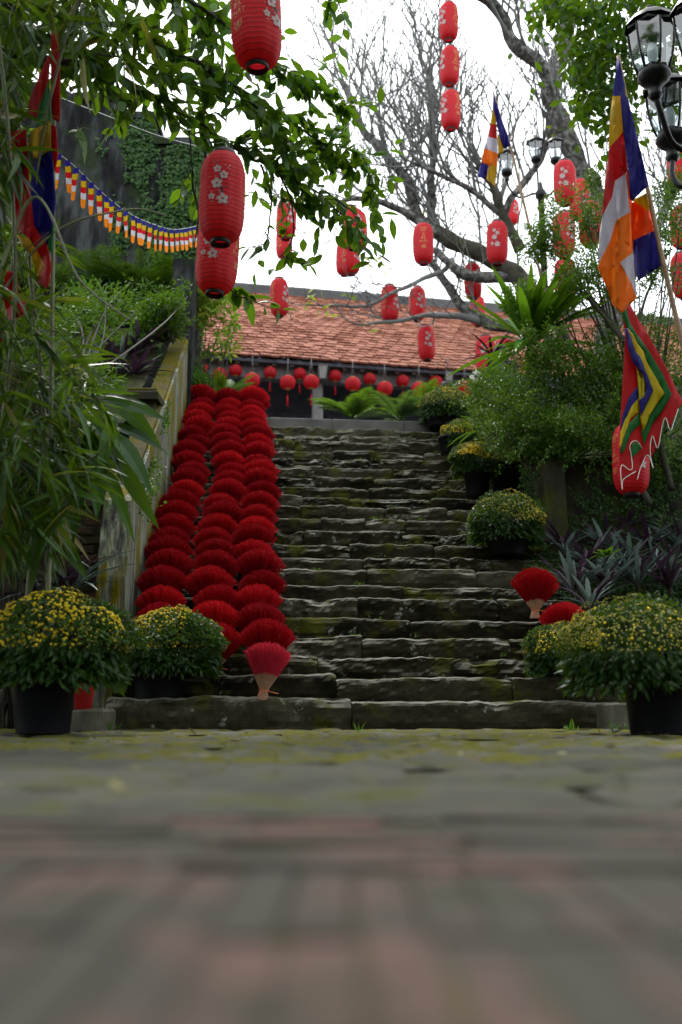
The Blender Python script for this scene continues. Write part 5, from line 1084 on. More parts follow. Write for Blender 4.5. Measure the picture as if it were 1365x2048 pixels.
shrub('thin_tree', 'thin-crowned small tree with lanterns showing through its fine leaves', [(1185, 560, 9.3, 130, 0.5, 70), (1150, 440, 9.4, 80, 0.4, 70), (1190, 370, 9.5, 45, 0.3, 35), (1330, 480, 9.2, 60, 0.4, 120), (1080, 490, 9.4, 60, 0.3, 45), (1060, 600, 9.4, 60, .3, 40), (1345, 380, 9.3, 40, .3, 40)], 34000, 0.036, m_shrub, bq(1290, 9.4), None, thr=-0.06, shell=0.6, stems=30, dens_noise=3.2, rsh=0.12)
t = bpy.data.objects['thin_tree']; mb = MB()
for pa in ([(1300, 1010, 8.8), (1262, 900, 8.9), (1300, 760, 9.0), (1255, 690, 9.1), (1215, 630, 9.2), (1150, 560, 9.3)], [(1345, 980, 8.9), (1310, 850, 9), (1275, 720, 9.1), (1290, 600, 9.2), (1340, 500, 9.3)], [(1255, 690, 9.1), (1180, 600, 9.2), (1105, 530, 9.3)]):
    P = spline(pxpath(pa), 24); tube(mb, P, np.linspace(0.03, 0.008, 24), 7)
wpart('trunk', mb, m_stem, t)
shrub('round_bush', 'round dark green bush on the head of the flank wall', [(330, 635, 10.6, 58, 0.3, 46), (300, 655, 10.5, 34, 0.25, 30)], 5200, 0.055, m_tree, tuple(at(335, 680, 10.6)), None, thr=-0.35, asp=0.42)
shrub('leafy_undergrowth', 'mixed low leafy plants covering the bank left of the coping', [(110, 640, 8.9, 90, 0.5, 60), (200, 620, 9.6, 80, 0.5, 45), (70, 760, 8.2, 80, 0.4, 80), (180, 780, 8.1, 70, 0.3, 60), (120, 870, 7.4, 90, 0.2, 60), (330, 590, 11, 60, .4, 40), (230, 590, 11, 110, .4, 35)], 9000, 0.075, m_fern, tuple(at(150, 760, 8.3)), None, thr=-0.05, asp=0.28, rsh=-0.1)
shrub('lime_tree_sapling', 'pale yellow-green sapling beside the head of the flank wall', [(420, 600, 12.6, 40, 0.4, 36), (440, 640, 12.6, 42, 0.4, 22), (432, 690, 12.6, 48, 0.4, 18), (400, 665, 12.6, 30, .4, 50), (405, 560, 12.7, 28, .4, 40)], 2600, 0.12, m_lime, tuple(at(398, 790, 12.6) * (1, 1, 0) + (0, 0, TERR)), None, thr=-0.1, asp=0.32, rsh=0.1)
# cycads on the terrace
def cyc(a, b, Y, n, L, label, mat, **kw): p = at(a, b, Y); return fern((p[0], Y, max(p[2], TERR + 0.05)), n, L, label, mat, group='cycads on the terrace', name='cycad', npair=26, wid=0.12, **kw)
cyc(440, 800, 12.15, 15, 0.62, 'bright green cycad behind the topmost incense bundles', m_cycad, up=1.3, leaflet=0.24, arch=0.8)
cyc(705, 838, 12.3, 16, 0.66, 'yellow-green cycad at the terrace edge beside the pale column', m_cycad, up=1.0, leaflet=0.24, arch=1.0)
cyc(800, 842, 12.4, 18, 0.75, 'blue-green cycad with arching fronds beside the yellow-green one', m_bluecycad, up=0.8, leaflet=0.22, arch=1.0)
cyc(850, 835, 12.9, 13, 0.7, 'dark green cycad behind the round chrysanthemum at the stair head', m_cycad, up=1.1, leaflet=0.22, arch=1.0)
shrub('fern_bush', 'grey-green ferny bush at the stair head beside the flank wall', [(400, 775, 12.0, 22, 0.3, 28), (392, 735, 12.2, 12, .2, 22)], 1300, 0.07, m_fern, tuple(at(400, 800, 12.0)), None, thr=-0.3, asp=0.3, rsh=0.2)
# bird's nest fern
p = at(1062, 690, 9.6); t = rosette('birds_nest_fern', 'large bird nest fern with glossy strap leaves above the shrubs', p, 66, 0.86, 0.10, m_nest, 'fern', up=(-0.15, 2.6), bend=(0.05, 0.55), rndr=(0.1, 1.0), fold=0.10)
p = at(985, 712, 11.5); rosette('black_spiky_plant', 'black spiky-leaved cordyline against the roof edge', p, 30, 0.42, 0.035, m_blackleaf, up=(0.0, 1.8), stem=0.0)
p = at(965, 862, 9.9); rosette('drooping_strap_plant', 'pale green drooping strap leaves between the upper chrysanthemum pots', p, 20, 0.42, 0.03, m_fern, up=(0.2, 1.5), bend=(0.4, 0.9), rndr=(.5, 1))
t = thing('white_flower', 'white bloom above the light shrub at the stair head', 'flower', at(953, 752, 10.4)); mb = MB(); d = rdir(26, g); leaves(mb, np.repeat(np.array(t.location)[None], 26, 0), d, rdir(26, g), 0.07, 0.05, g.random(26), prof=((0, .3), (0.6, 1), (1, 0.5)), bend=0.3); wpart('petals', mb, m_white, t, 'stuff')
mb = MB(); tube(mb, [at(953, 752, 10.4), at(955, 775, 10.5), at(960, 800, 10.6)], 0.006, 5); wpart('stalk', mb, m_stem, t)
# dark-leaved tree reaching in at the top right
rt = thing('corner_leafy_tree', 'dark lobed foliage reaching in behind the near street lamp', 'tree', (5.2, 9.2, 0)); lf = MB(); mb = MB()
tube(mb, spline([(5.2, 9.2, 0), (5.1, 9.2, 3), (4.8, 9.2, 6), (4.2, 9.2, 8.5), (3.3, 9.2, 9.8)], 20), np.linspace(0.2, 0.07, 20), 9); wpart('trunk', mb, m_darkbark, rt)
for pa, r_ in (([(1420, 250, 9.2), (1330, 120, 9.2), (1285, 60, 9.2), (1250, -30, 9.2)], 0.05), ([(1285, 60, 9.2), (1220, 60, 9.1), (1150, 30, 9.0), (1100, 10, 9)], 0.015), ([(1330, 120, 9.2), (1250, 180, 9.1), (1230, 260, 9.1), (1215, 320, 9.1)], 0.014)):
    mb = MB(); P = spline(pxpath(pa), 20); tube(mb, P, np.linspace(r_, r_ * .4, 20), 7); wpart('branch', mb, m_bark, rt)
blobs = [(1180, 40, 50, 45, 1.2), (1120, 15, 30, 22, .5), (1215, 130, 38, 50, 1.1), (1240, 230, 22, 60, .7), (1330, 40, 60, 45, 1.0), (1345, 150, 35, 60, .5), (1180, 190, 26, 40, .4), (1165, 130, 22, 30, .25), (1300, -20, 60, 40, .6)]
k = 2500; pxs, pys = blob_sample(blobs, k, g); P = np.array([at(a, b, g.uniform(8.7, 9.6)) for a, b in zip(pxs, pys)]); leaves(lf, P, rdir(k, g) + (0, 0, -.5), rdir(k, g) * .8 + (0, 0, 1), g.uniform(.07, .13, k), g.uniform(.045, .075, k), np.clip(g.normal(.35, .22, k), 0, 1), prof=LEAFP, bend=.2, fold=.1); wpart('crown', lf, m_tree, rt, 'stuff')

# ---------------------------------------------------------------- unseen trees added behind and beside the camera to shade the yard
for i, (x, y, lab) in enumerate(((-4.2, -3.6, 'broad unseen tree added for shade behind the viewpoint towards the bamboo'), (3.6, -4.4, 'broad unseen tree added for shade behind the viewpoint towards the street lamp'), (-0.3, -7.5, 'tall unseen tree added for shade straight behind the viewpoint'), (7.6, 2.2, 'broad unseen tree added for shade beside the yard on the street lamp side'), (-7.4, 1.6, 'broad unseen tree added for shade beside the yard on the bamboo side'))):
    t = thing('added_shade_tree', lab, 'tree', (x, y, 0), 'unseen trees added for shade'); mb = MB(); tube(mb, spline([(x, y, -0.1), (x + .1, y, 1.5), (x, y - .1, 3), (x + .15, y, 5.5)], 14), np.linspace(.28, .12, 14), 10); wpart('trunk', mb, m_darkbark, t)
    lf = MB(); k = 11000; d = rdir(k, g); P = np.array((x, y, 4.6 + 0.8 * (i == 2))) + d * (g.random(k) ** 0.4)[:, None] * (3.6, 2.4, 3.4 + 1.2 * (i == 2)); P = P[(P[:, 2] > 0.9)]; k = len(P)
    leaves(lf, P, rdir(k, g), rdir(k, g) + (0, 0, .6), g.uniform(.25, .45, k), g.uniform(.15, .24, k), g.random(k) * .8, bend=.2); wpart('crown', lf, m_tree, t, 'stuff')
    mb = MB()
    for q in range(9): e = np.array((x, y, 4.6)) + rdir(1, g)[0] * (2.6, 1.7, 2.2); tube(mb, spline([(x, y, 2.6), (np.array((x, y, 3.2)) + e) / 2, e], 8), np.linspace(.1, .02, 8), 6)
    wpart('boughs', mb, m_darkbark, t, 'stuff')
# ================================================================ flags
def cloth_mesh(name, regions, Yf, mats, gx=9, gy=22, thick=0.0016):
    bm = bmesh.new()
    for poly, mi, lay in regions:
        vs = [bm.verts.new((a, b, lay)) for a, b in poly]
        f = bm.faces.new(vs); f.material_index = mi
    bmesh.ops.triangulate(bm, faces=bm.faces[:])
    X = [v.co.x for v in bm.verts]; Yy = [v.co.y for v in bm.verts]
    for x in np.arange(min(X) + gx, max(X), gx): bmesh.ops.bisect_plane(bm, geom=bm.verts[:] + bm.edges[:] + bm.faces[:], plane_co=(x, 0, 0), plane_no=(1, 0, 0), dist=0.01)
    for y in np.arange(min(Yy) + gy, max(Yy), gy): bmesh.ops.bisect_plane(bm, geom=bm.verts[:] + bm.edges[:] + bm.faces[:], plane_co=(0, y, 0), plane_no=(0, 1, 0), dist=0.01)
    bmesh.ops.remove_doubles(bm, verts=bm.verts[:], dist=0.6)
    for v in bm.verts: v.co = Vector(at(v.co.x, v.co.y, Yf(v.co.x, v.co.y) - 0.013 * v.co.z))
    bmesh.ops.recalc_face_normals(bm, faces=bm.faces[:])
    me = bpy.data.meshes.new(name); bm.to_mesh(me); bm.free()
    for p in me.polygons: p.use_smooth = True
    for m in mats: me.materials.append(m)
    return me
FM = [f_blue, f_yel, f_red, f_white, f_org, f_green, f_dorg]
def flag(label, regions, Yf, pole, prad, mats=FM, trims=(), gx=9, gy=22, name='flag'):
    base = np.array(pole[-1], float) if pole is not None else at(*regions[0][0][0], Yf(*regions[0][0][0]))
    t = thing(name, label, 'flag', base)
    me = cloth_mesh('cloth', regions, Yf, mats, gx, gy); me.transform(Matrix.Translation(-Vector(base))); o = link('cloth', me, t)
    md = o.modifiers.new('thickness', 'SOLIDIFY'); md.thickness = 0.003; md.offset = 0
    if pole is not None:
        P = spline(pole, 40); rad = np.full(40, prad); rad[::5] *= 1.15; mb = MB(); tube(mb, P, rad * np.linspace(0.65, 1.15, 40), 8); wpart('pole', mb, m_pole if prad > 0.014 else m_culm, t)
    for tr in trims:
        mb = MB(); P = spline([at(a, b, Yf(a, b) - 0.012) for a, b in tr], 6 * len(tr)); tube(mb, P, 0.0026, 5); wpart('white_trim', mb, m_white, t)
    return t
B, Y_, RD, W_, O_, G_, DO = range(7)
fold = lambda a, b: 5.95 + 0.035 * math.sin(a * 0.16 + b * 0.012) + 0.02 * math.sin(a * 0.37 - b * 0.02) + (0.05 if a > 1262 and b > 400 else 0.0)
reg = [([(1238, 114), (1251, 176), (1285, 315), (1298, 371), (1291, 376), (1265, 402), (1261, 396), (1257, 340), (1247, 262), (1241, 192), (1226, 192), (1234, 120)], B, 0),
       ([(1226, 192), (1241, 192), (1247, 264), (1219, 296), (1217, 300), (1220, 240)], Y_, 0), ([(1247, 264), (1256, 340), (1251, 347), (1230, 362), (1224, 395), (1206, 430), (1204, 428), (1210, 370), (1219, 296)], RD, 0),
       ([(1251, 347), (1260, 425), (1235, 439), (1229, 451), (1221, 481), (1200, 523), (1197, 515), (1200, 465), (1206, 430), (1224, 395), (1230, 362)], W_, 0), ([(1260, 425), (1266, 505), (1241, 525), (1235, 528), (1213, 571), (1203, 553), (1196, 534), (1200, 523), (1221, 481), (1229, 451), (1235, 439)], O_, 0),
       ([(1266, 505), (1274, 596), (1263, 568), (1241, 525)], W_, 0), ([(1241, 525), (1263, 568), (1274, 596), (1244, 626), (1226, 610), (1213, 571), (1235, 528)], O_, 0),
       ([(1251, 340), (1257, 340), (1264, 400), (1267, 482), (1266, 505), (1260, 425)], DO, -2), ([(1264, 401), (1293, 386), (1301, 424), (1270, 404)], Y_, -5), ([(1260, 405), (1270, 404), (1301, 424), (1308, 462), (1265, 482)], DO, -5), ([(1265, 482), (1308, 462), (1326, 530), (1277, 561), (1271, 542)], B, -5)]
flag('large blue, yellow, red, white and orange striped flag on a leaning cane pole', reg, fold, pxpath([(1237, 112, 5.99), (1262, 240, 6.0), (1296, 380, 6.02), (1326, 520, 6.04), (1366, 690, 6.06), (1440, 1000, 6.08), (1540, 1462, 6.1)]), 0.017)
# five-colour festival flag below it
fold2 = lambda a, b: 6.15 + 0.025 * math.sin((a - 1280) * 0.07 + 0.5) + 0.008 * math.sin(a * 0.2 + b * 0.01) - 0.0006 * (b - 800)
reg = [([(1252, 604), (1262, 611), (1277, 639), (1298, 672), (1327, 723), (1356, 784), (1367, 806), (1357, 818), (1340, 858), (1332, 836), (1325, 851), (1316, 895), (1306, 872), (1301, 892), (1302, 915), (1306, 936), (1296, 910), (1283, 932), (1275, 958), (1271, 944), (1246, 961), (1245, 979), (1241, 952), (1240, 905), (1240, 860), (1244, 800), (1248, 730), (1251, 672), (1246, 630)], RD, 0),
       ([(1243, 625), (1252, 616), (1260, 645), (1274, 668), (1297, 700), (1326, 748), (1344, 789), (1326, 820), (1304, 850), (1288, 892), (1283, 866), (1284, 830), (1300, 800), (1322, 782), (1300, 735), (1285, 704), (1268, 676), (1254, 655)], G_, 1.2),
       ([(1255, 656), (1266, 668), (1276, 688), (1287, 703), (1293, 722), (1318, 766), (1329, 786), (1318, 802), (1300, 830), (1287, 864), (1281, 832), (1284, 815), (1300, 790), (1306, 780), (1292, 742), (1283, 716), (1272, 704), (1262, 680)], Y_, 2.4),
       ([(1250, 656), (1256, 658), (1264, 680), (1271, 703), (1281, 714), (1291, 741), (1307, 780), (1297, 801), (1282, 833), (1279, 800), (1290, 792), (1293, 772), (1285, 746), (1276, 735), (1266, 724), (1257, 696)], B, 3.6),
       ([(1241, 862), (1246, 830), (1258, 795), (1277, 770), (1278.5, 794), (1262, 812), (1251, 838), (1243, 861)], B, 1.4), ([(1239, 897), (1242, 860), (1252, 836), (1264, 812), (1278.5, 795), (1279.5, 823), (1262, 836), (1251, 866), (1242, 892)], Y_, 1.4), ([(1240, 909), (1244, 890), (1255, 852), (1279.5, 824), (1281, 849), (1262, 866), (1249, 902)], G_, 1.4), ([(1262, 900), (1266, 886), (1275, 884), (1284, 897), (1276, 905), (1266, 914)], G_, 1.6)]
flag('red festival flag with blue, yellow and green bands and a ragged white-edged fringe', reg, fold2, None, 0, trims=([(1357, 818), (1348, 845), (1341, 861), (1332, 836), (1325, 851), (1316, 896), (1306, 872), (1301, 892), (1302, 915), (1307, 937), (1296, 910), (1283, 932), (1275, 959)], [(1272, 943), (1258, 951), (1246, 961), (1245, 979)], [(1245, 979), (1242, 945), (1245, 930), (1258, 939), (1265, 936), (1263, 910), (1260, 893), (1266, 883), (1275, 883), (1285, 897)]), name='festival_flag', mats=[f_blue, f_lemon, f_red, f_white, f_org, f_green, f_dorg])
bpy.data.objects['festival_flag']['label'] = 'red festival flag with blue, yellow and green bands and ragged white-edged fringe'
# small striped flag in the bare tree
fold3 = lambda a, b: 10.3 + 0.05 * math.sin(a * 0.35)
reg = [([(987, 186), (991, 196), (1003, 237), (1016, 271), (1020, 292), (1008, 298), (999, 271), (993, 240), (990, 217), (986, 217)], B, 0), ([(986, 217), (990, 217), (993, 240), (993, 249), (981, 248)], Y_, 0), ([(981, 248), (993, 249), (995, 279), (976, 273)], RD, 0), ([(976, 273), (995, 279), (996, 307), (969, 296)], W_, 0),
       ([(969, 296), (996, 307), (995, 332), (978, 331), (963, 325)], O_, 0), ([(963, 325), (978, 331), (971, 358), (955, 353)], B, 1), ([(978, 331), (995, 332), (991, 374), (974, 359)], Y_, 0), ([(995, 264), (999, 271), (1008, 298), (1006, 305), (997, 309)], Y_, -2)]
flag('small blue, yellow, red, white and orange striped flag among the bare branches', reg, fold3, pxpath([(987, 184, 10.34), (1003, 240, 10.36), (1022, 295, 10.38), (1042, 380, 10.4), (1070, 500, 10.45), (1110, 680, 10.5), (1125, 760, 10.5)]), 0.016, gx=6, gy=14)
# festival flag half hidden by the bamboo
fold4 = lambda a, b: 4.85 + 0.05 * math.sin(a * 0.12 + b * 0.01)
reg = [([(103, 66), (116, 68), (120, 130), (121, 235), (118, 245), (104, 236), (102, 130)], RD, 2), ([(101, 103), (98, 160), (78, 210), (74, 240), (54, 236), (60, 198), (80, 150)], RD, 0), ([(98, 160), (102, 236), (100, 300), (72, 300), (74, 240), (80, 205)], G_, 0), ([(62, 262), (100, 242), (104, 300), (70, 318), (58, 290)], Y_, 1.5), ([(103, 250), (112, 252), (117, 310), (110, 345), (104, 300)], RD, 1),
       ([(72, 318), (104, 300), (112, 400), (107, 450), (95, 492), (68, 450), (60, 370)], B, 0), ([(24, 262), (52, 258), (60, 370), (68, 450), (40, 470), (22, 400), (10, 330)], RD, 0), ([(40, 462), (68, 450), (95, 492), (104, 535), (96, 578), (76, 566), (90, 530), (62, 480)], RD, 1.5), ([(34, 470), (62, 478), (89, 530), (76, 566), (64, 510), (44, 490)], Y_, 1), ([(97, 494), (108, 440), (111, 410), (106, 510)], G_, 1), ([(10, 540), (34, 545), (38, 600), (52, 605), (48, 632), (18, 640), (8, 600)], RD, 0), ([(-5, 655), (14, 645), (12, 675), (-5, 690)], RD, 0)]
flag('red festival flag with green, yellow and blue bands half hidden by the bamboo', reg, fold4, pxpath([(110, 60, 4.9), (108, 300, 4.91), (104, 700, 4.92), (98, 1100, 4.92), (92, 1470, 4.92)]), 0.013, name='festival_flag')
# string of pennants
st = thing('pennant_string', 'string of small five-colour pennants sagging in front of the sooty gable wall', 'bunting', at(112, 305, 6.0)); gp = random.Random(6)
SP = spline(pxpath([(112, 303, 6.0), (150, 333, 6.3), (200, 381, 6.9), (250, 421, 7.6), (300, 446, 8.4), (350, 459, 9.4), (398, 451, 10.4)]), 80); mb = MB(); tube(mb, SP, 0.003, 4); wpart('string', mb, m_whitecord, st)
pm = MB(); hh = [0, -0.045, -0.09, -0.135, -0.18, -0.235]
for i, mi in enumerate((0, 1, 2, 3, 4)):
    V = []
    for q in range(5):
        x = (q / 4 - 0.5) * 0.038
        for z in (hh[i], hh[i + 1]):
            tp = 1 - 0.25 * max(0, (-z - 0.15) / 0.085); V.append((x * tp, 0.006 * math.sin(q * 1.9 + z * 22), z - (0.02 * (1 - abs(q - 2) / 2) if z < -0.23 else 0)))
    pm.add(V, np.array([(2 * q, 2 * q + 2, 2 * q + 3, 2 * q + 1) for q in range(4)]), mi, 0, True)
pmesh = pm.mesh('pennant', [f_blue, f_yel, f_red, f_white, f_org]); xs_ = np.array([CX + FPX * (p[0] / (p[1] * cp + (p[2] - CAMH) * sp)) for p in SP]); x = 118.0
while x < 394:
    i = int(np.argmin(abs(xs_ - x))); o = link('pennant', pmesh, st); o.location = SP[i] - np.array(st.location); o.rotation_euler = (R(gp.uniform(-8, 8)), R(gp.uniform(-6, 6)), R(gp.uniform(-40, 40))); x += np.interp(x, [118, 394], [17, 8.2])

# ================================================================ street lamps
def lamp_head(parent, loc, sc=1.0, rz=0.0):
    h = link('lamp_head', None, parent); h.location = loc; h.scale = (sc, sc, sc); h.rotation_euler = (0, 0, rz); fr_ = MB(); pz = [(0.105, 0.0), (0.135, 0.09), (0.155, 0.19), (0.165, 0.29), (0.168, 0.34)]
    for q in range(6):
        a = q * math.pi / 3; tube(fr_, [(r * math.cos(a), r * math.sin(a), z) for r, z in pz], 0.009, 5)
    for r0_, r1_, z0_, z1_ in ((0.112, 0.112, -0.02, 0.008), (0.178, 0.178, 0.335, 0.362)): lathe(fr_, [(0.001, z0_), (r0_, z0_), (r1_, z1_), (0.001, z1_)], 6, smooth=False, lob=lambda t: np.ones_like(t)) 
    fr_.v = [v if True else v for v in fr_.v]
    lathe(fr_, [(0.19, 0.362), (0.17, 0.40), (0.11, 0.45), (0.05, 0.475), (0.03, 0.50), (0.035, 0.52), (0.001, 0.55)], 12); lathe(fr_, [(0.115, -0.02), (0.12, -0.06), (0.085, -0.10), (0.05, -0.13), (0.045, -0.18), (0.055, -0.2), (0.03, -0.23)], 12); link('frame', fr_.mesh('frame', m_black), h)
    for q in range(6):
        a, b = q * math.pi / 3, (q + 1) * math.pi / 3; V = []
        for r, z in pz: V += [(r * 0.985 * math.cos(a), r * 0.985 * math.sin(a), z), (r * 0.985 * math.cos(b), r * 0.985 * math.sin(b), z)]
        mb = MB(); mb.add(V, np.array([(2 * i, 2 * i + 1, 2 * i + 3, 2 * i + 2) for i in range(4)])); link('pane', mb.mesh('pane', m_glass), h)
    mb = MB(); lathe(mb, [(0.02, 0.0), (0.022, 0.05), (0.035, 0.1), (0.04, 0.17), (0.025, 0.22), (0.001, 0.235)], 12); link('bulb', mb.mesh('bulb', m_whitep), h)
    return h
def lamp_post(label, base, heads, hub, sc, prad, arms, wire=False):
    t = thing('street_lamp', label, 'street lamp', base, 'black lantern street lamps'); mb = MB(); b = np.array(base); H = hub[2] - b[2]
    lathe(mb, [(prad * 2.4, 0), (prad * 2.4, 0.12), (prad * 1.7, 0.2), (prad * 1.3, 0.5), (prad, 0.9), (prad * 0.85, H * 0.97), (prad * 1.5, H * 0.98), (prad * 1.5, H), (prad * 0.8, H + 0.05), (prad * 0.5, H + 0.2 * sc), (0.001, H + 0.26 * sc)], 14, 0, 0, base); wpart('post', mb, m_black, t)
    for hp, arm in zip(heads, arms):
        lamp_head(t, np.array(hp) - b, sc, gt.uniform(0, 1)); mb = MB(); P = spline(arm, 20); tube(mb, P, 0.022 * sc, 8); wpart('arm', mb, m_black, t)
        mb = MB(); m_ = P[13]; tt = np.linspace(0, 4.6, 14); dx = unit(np.array((hub[0] - hp[0], hub[1] - hp[1], 0))); tube(mb, [m_ + dx * (0.09 * sc * (1 - s / 6) * math.cos(s)) + np.array((0, 0, 0.09 * sc * (1 - s / 6) * math.sin(s))) for s in tt], 0.010 * sc, 6); wpart('scroll', mb, m_black, t)
    if wire:
        mb = MB(); s = np.linspace(0, 1, 120); tube(mb, np.stack((b[0] + prad * 1.15 * np.cos(s * 60), b[1] + prad * 1.15 * np.sin(s * 60), b[2] + 0.9 + s * (H - 1.1)), 1), 0.006, 4); wpart('spiral_wire', mb, m_whitecord, t)
    return t
hb = at(1412, 300, 6.7); heads = [at(1308, 142, 6.5), at(1343, 268, 6.95), at(1404, 118, 6.1), at(1500, 170, 6.7)]
arms = [[heads[0] + (0, 0, -0.2), at(1322, 225, 6.52), at(1345, 285, 6.58), at(1385, 305, 6.66), hb], [heads[1] + (0, 0, -0.2), at(1345, 350, 6.92), at(1362, 372, 6.88), at(1390, 355, 6.8), hb], [heads[2] + (0, 0, -0.2), heads[2] + (0.01, 0.1, -0.35), hb + (0, -0.2, -0.1), hb], [heads[3] + (0, 0, -0.2), heads[3] + (-0.05, 0, -0.45), hb + (0.2, 0, -0.12), hb]]
lamp_post('near black street lamp with glass lantern heads at the picture edge', (hb[0], hb[1], 0), heads, hb, 1.0, 0.05, arms)
Yl = 12.8; hb = at(1082, 385, Yl); heads = [at(1014, 342, Yl), at(1073, 316, Yl + 0.4), at(1112, 318, Yl + 0.2)]
arms = [[heads[0] + (0, 0, -0.14), at(1020, 378, Yl), at(1040, 395, Yl), at(1066, 388, Yl), hb], [heads[1] + (0, 0, -0.14), heads[1] + (0.0, -0.05, -0.35), hb + (0, 0.15, -0.1), hb], [heads[2] + (0, 0, -0.14), heads[2] + (0.0, 0, -0.4), at(1096, 392, Yl), hb]]
lamp_post('far black street lamp behind the bare branches, white wire wound round its post', (hb[0], hb[1], TERR - 0.05), heads, hb, 0.68, 0.05, arms, True)

# ================================================================ cables
for nm, lab, pts, r_, mt in (('cable', 'thin dark cable crossing the bare branches towards the flag', [(560, 372, 11.5), (820, 338, 11.0), (1100, 296, 10.5), (1420, 262, 10.0)], 0.004, m_cord), ('cable', 'pale string running from the bamboo to the big lantern', [(120, 195, 7.0), (210, 230, 7.4), (320, 272, 7.8), (440, 302, 8.2), (560, 318, 8.6)], 0.004, m_whitecord), ('cable', 'thin dark cable passing in front of the nest fern', [(900, 556, 9.0), (1040, 552, 8.8), (1200, 545, 8.6), (1400, 530, 8.4)], 0.003, m_cord)):
    mb = MB(); P = spline(pxpath(pts), 30); tube(mb, P, r_, 4); tag(link(nm, mb.mesh(nm, mt)), lab, 'cable')

# ================================================================ people on the terrace
def person(label, px_, py_head, height, top_m, bot_m, hair_fn, face):
    zh = TERR + height - 0.11; d = ray(px_, py_head); tt = (zh - CAMH) / d[2]; p = d * tt + (0, 0, CAMH); h = height / 1.7
    t = thing('person', label, 'person', (p[0], p[1], TERR), None, (0, 0, R(face)))
    J = {'pel': (0, 0, .95, .15), 'belly': (0, 0, 1.10, .145), 'chest': (0, .01, 1.28, .16), 'neckb': (0, .01, 1.42, .085), 'neck': (0, 0, 1.48, .055), 'head': (0, -.01, 1.58, .088), 'crown': (0, -.01, 1.65, .075)}
    E_ = [('pel', 'belly'), ('belly', 'chest'), ('chest', 'neckb'), ('neckb', 'neck'), ('neck', 'head'), ('head', 'crown')]
    for s, n_ in ((-1, 'l'), (1, 'r')):
        J.update({'sh' + n_: (s * .17, .01, 1.38, .07), 'el' + n_: (s * .23, .02, 1.10, .05), 'wr' + n_: (s * .22, -.06, .88, .033), 'ha' + n_: (s * .22, -.09, .80, .032), 'fi' + n_: (s * .21, -.10, .74, .02), 'hip' + n_: (s * .09, 0, .88, .11), 'kn' + n_: (s * .10, -.01, .50, .07), 'an' + n_: (s * .10, .02, .08, .045), 'to' + n_: (s * .11, -.12, .035, .035)})
        E_ += [('neckb', 'sh' + n_), ('sh' + n_, 'el' + n_), ('el' + n_, 'wr' + n_), ('wr' + n_, 'ha' + n_), ('ha' + n_, 'fi' + n_), ('pel', 'hip' + n_), ('hip' + n_, 'kn' + n_), ('kn' + n_, 'an' + n_), ('an' + n_, 'to' + n_)]
    ks = list(J); me = bpy.data.meshes.new('body'); me.from_pydata([tuple(c * h for c in J[k][:3]) for k in ks], [(ks.index(a), ks.index(b)) for a, b in E_], []); o = link('body', me, t)
    sk = o.modifiers.new('skin', 'SKIN'); o.modifiers.new('smooth', 'SUBSURF').levels = 2
    for v, k in zip(me.skin_vertices[0].data, ks): v.radius = (J[k][3] * h, J[k][3] * h); v.use_root = k == 'pel'
    dg = bpy.context.evaluated_depsgraph_get(); m2 = bpy.data.meshes.new_from_object(o.evaluated_get(dg)); o.modifiers.clear(); o.data = m2; m2.materials.clear()
    for m in (m_skin, top_m, bot_m): m2.materials.append(m)
    for f in m2.polygons:
        c = f.center / h; f.use_smooth = True; f.material_index = 0 if (c.z > 1.45 or (c.z < 0.86 and abs(c.x) > .17)) else (1 if c.z > 0.93 or abs(c.x) > 0.17 else 2)
    fm = MB()
    for s in (-1, 1): lathe(fm, [(0.001, -.008), (.008, -.004), (.008, .004), (.001, .008)], 8, c=(s * .032 * h, -.098 * h, 1.59 * h))
    link('eyes', fm.mesh('eyes', m_hair), t); fm = MB(); fm.add([(0, -.122 * h, 1.555 * h), (-.014 * h, -.09 * h, 1.55 * h), (.014 * h, -.09 * h, 1.55 * h), (0, -.092 * h, 1.60 * h), (0, -.09 * h, 1.54 * h)], np.array([(0, 3, 1), (0, 2, 3), (0, 1, 4), (0, 4, 2)])); link('nose', fm.mesh('nose', m_skin), t)
    fm = MB(); box(fm, (-.02 * h, -.1 * h, 1.522 * h), (.02 * h, -.088 * h, 1.53 * h)); link('mouth', fm.mesh('mouth', m_cloth2), t)
    hair_fn(t, h); return t
def hat(t, h):
    mb = MB(); lathe(mb, [(.001, 1.705 * h), (.085 * h, 1.70 * h), (.098 * h, 1.66 * h), (.099 * h, 1.628 * h), (.10 * h, 1.62 * h), (.001, 1.62 * h)], 18, c=(0, -.005, 0)); mb.add([(-.085 * h, -.06 * h, 1.63 * h), (.085 * h, -.06 * h, 1.63 * h), (.06 * h, -.16 * h, 1.615 * h), (-.06 * h, -.16 * h, 1.615 * h), (-.085 * h, -.06 * h, 1.638 * h), (.085 * h, -.06 * h, 1.638 * h), (.06 * h, -.16 * h, 1.622 * h), (-.06 * h, -.16 * h, 1.622 * h)], BOXF); link('cap', mb.mesh('cap', m_hat), t)
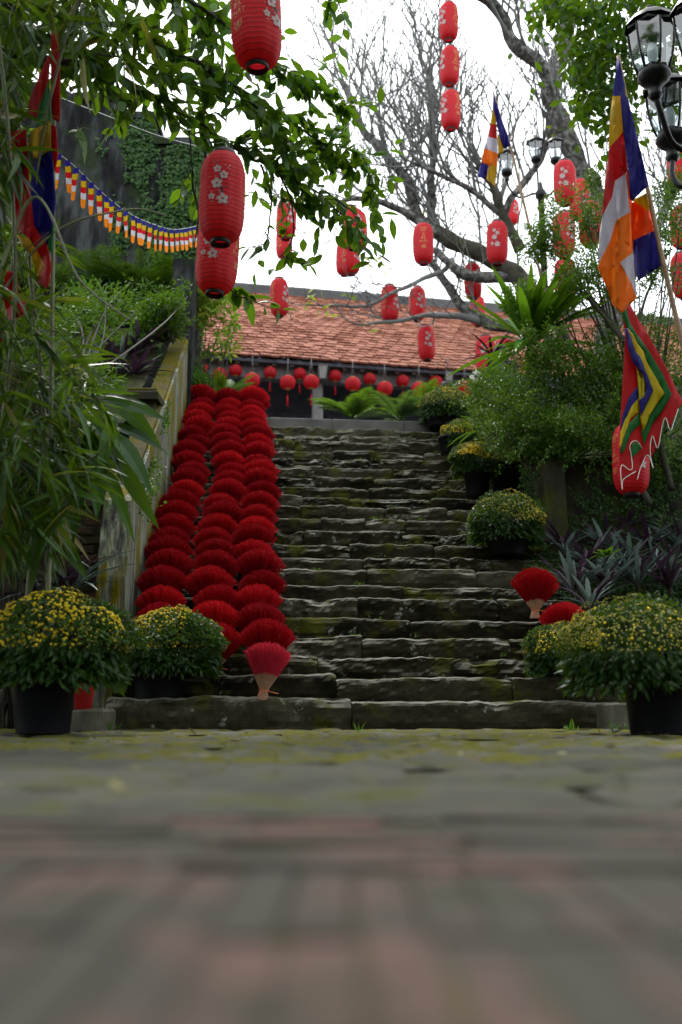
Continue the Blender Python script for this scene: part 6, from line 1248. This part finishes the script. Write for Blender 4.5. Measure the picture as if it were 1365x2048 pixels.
def hair(t, h):
    mb = MB(); lathe(mb, [(.001, 1.70 * h), (.06 * h, 1.69 * h), (.10 * h, 1.64 * h), (.108 * h, 1.58 * h), (.105 * h, 1.50 * h), (.09 * h, 1.42 * h), (.07 * h, 1.38 * h)], 20, c=(0, .012, 0), sy=1.05); link('hair', mb.mesh('hair', m_hair), t)
person('person in a dark cap standing behind the chrysanthemum at the stair head', 894, 779, 1.62, m_cloth1, m_cloth2, hat, 15)
person('person with black hair seen from behind beside the spiky black plant', 1004, 706, 1.62, m_cloth1, m_cloth1, hair, 170)

# ================================================================ small things at the foot of the stairs
def blk(label, a0, a1, b0, b1, Y, depth):
    p0, p1 = at(a0, b1, Y), at(a1, b0, Y); mb = MB(); bevel_box(mb, (p0[0], Y, 0), (p1[0], Y + depth, p1[2]), 0.012, 0, .5, .008, gp); return tag(link('concrete_block', mb.mesh('concrete_block', m_concrete)), label, 'block')
blk('stained concrete block under the red bucket', 138, 205, 1419, 1456, 5.7, 0.35); blk('stained concrete block at the bed end of the lowest step', 1219, 1262, 1406, 1456, 5.95, 0.3)
p = at(167, 1418, 5.78); t = thing('red_bucket', 'small red plastic bucket on a concrete block beside the big pot', 'bucket', p); s = mpp(167, 1400, 5.78); mb = MB()
lathe(mb, [(.001, 0), (17 * s, 0), (22 * s, 46 * s), (23.5 * s, 46.5 * s), (23.5 * s, 49 * s), (21 * s, 49 * s), (16 * s, 4 * s), (.001, 4 * s)], 22); link('bucket_body', mb.mesh('bucket_body', m_bucket), t); mb = MB(); tt = np.linspace(0, math.pi, 14); tube(mb, np.stack((22 * s * np.cos(tt), -10 * s * np.sin(tt), 46 * s - 12 * s * np.sin(tt)), 1), .003, 5); link('handle', mb.mesh('handle', m_whitep), t)
p = at(178, 1376, 5.76); t = thing('blue_bottle', 'small blue plastic bottle poking out of the red bucket', 'bottle', p - (0, 0, .02)); mb = MB(); lathe(mb, [(.001, -0.06), (.016, -.06), (.017, .02), (.008, .035), (.008, .05), (.001, .05)], 12); link('bottle_body', mb.mesh('bottle_body', m_bluep), t); mb = MB(); lathe(mb, [(.001, .065), (.0095, .065), (.0095, .05), (.001, .05)], 10); link('cap', mb.mesh('cap', m_bluep), t)
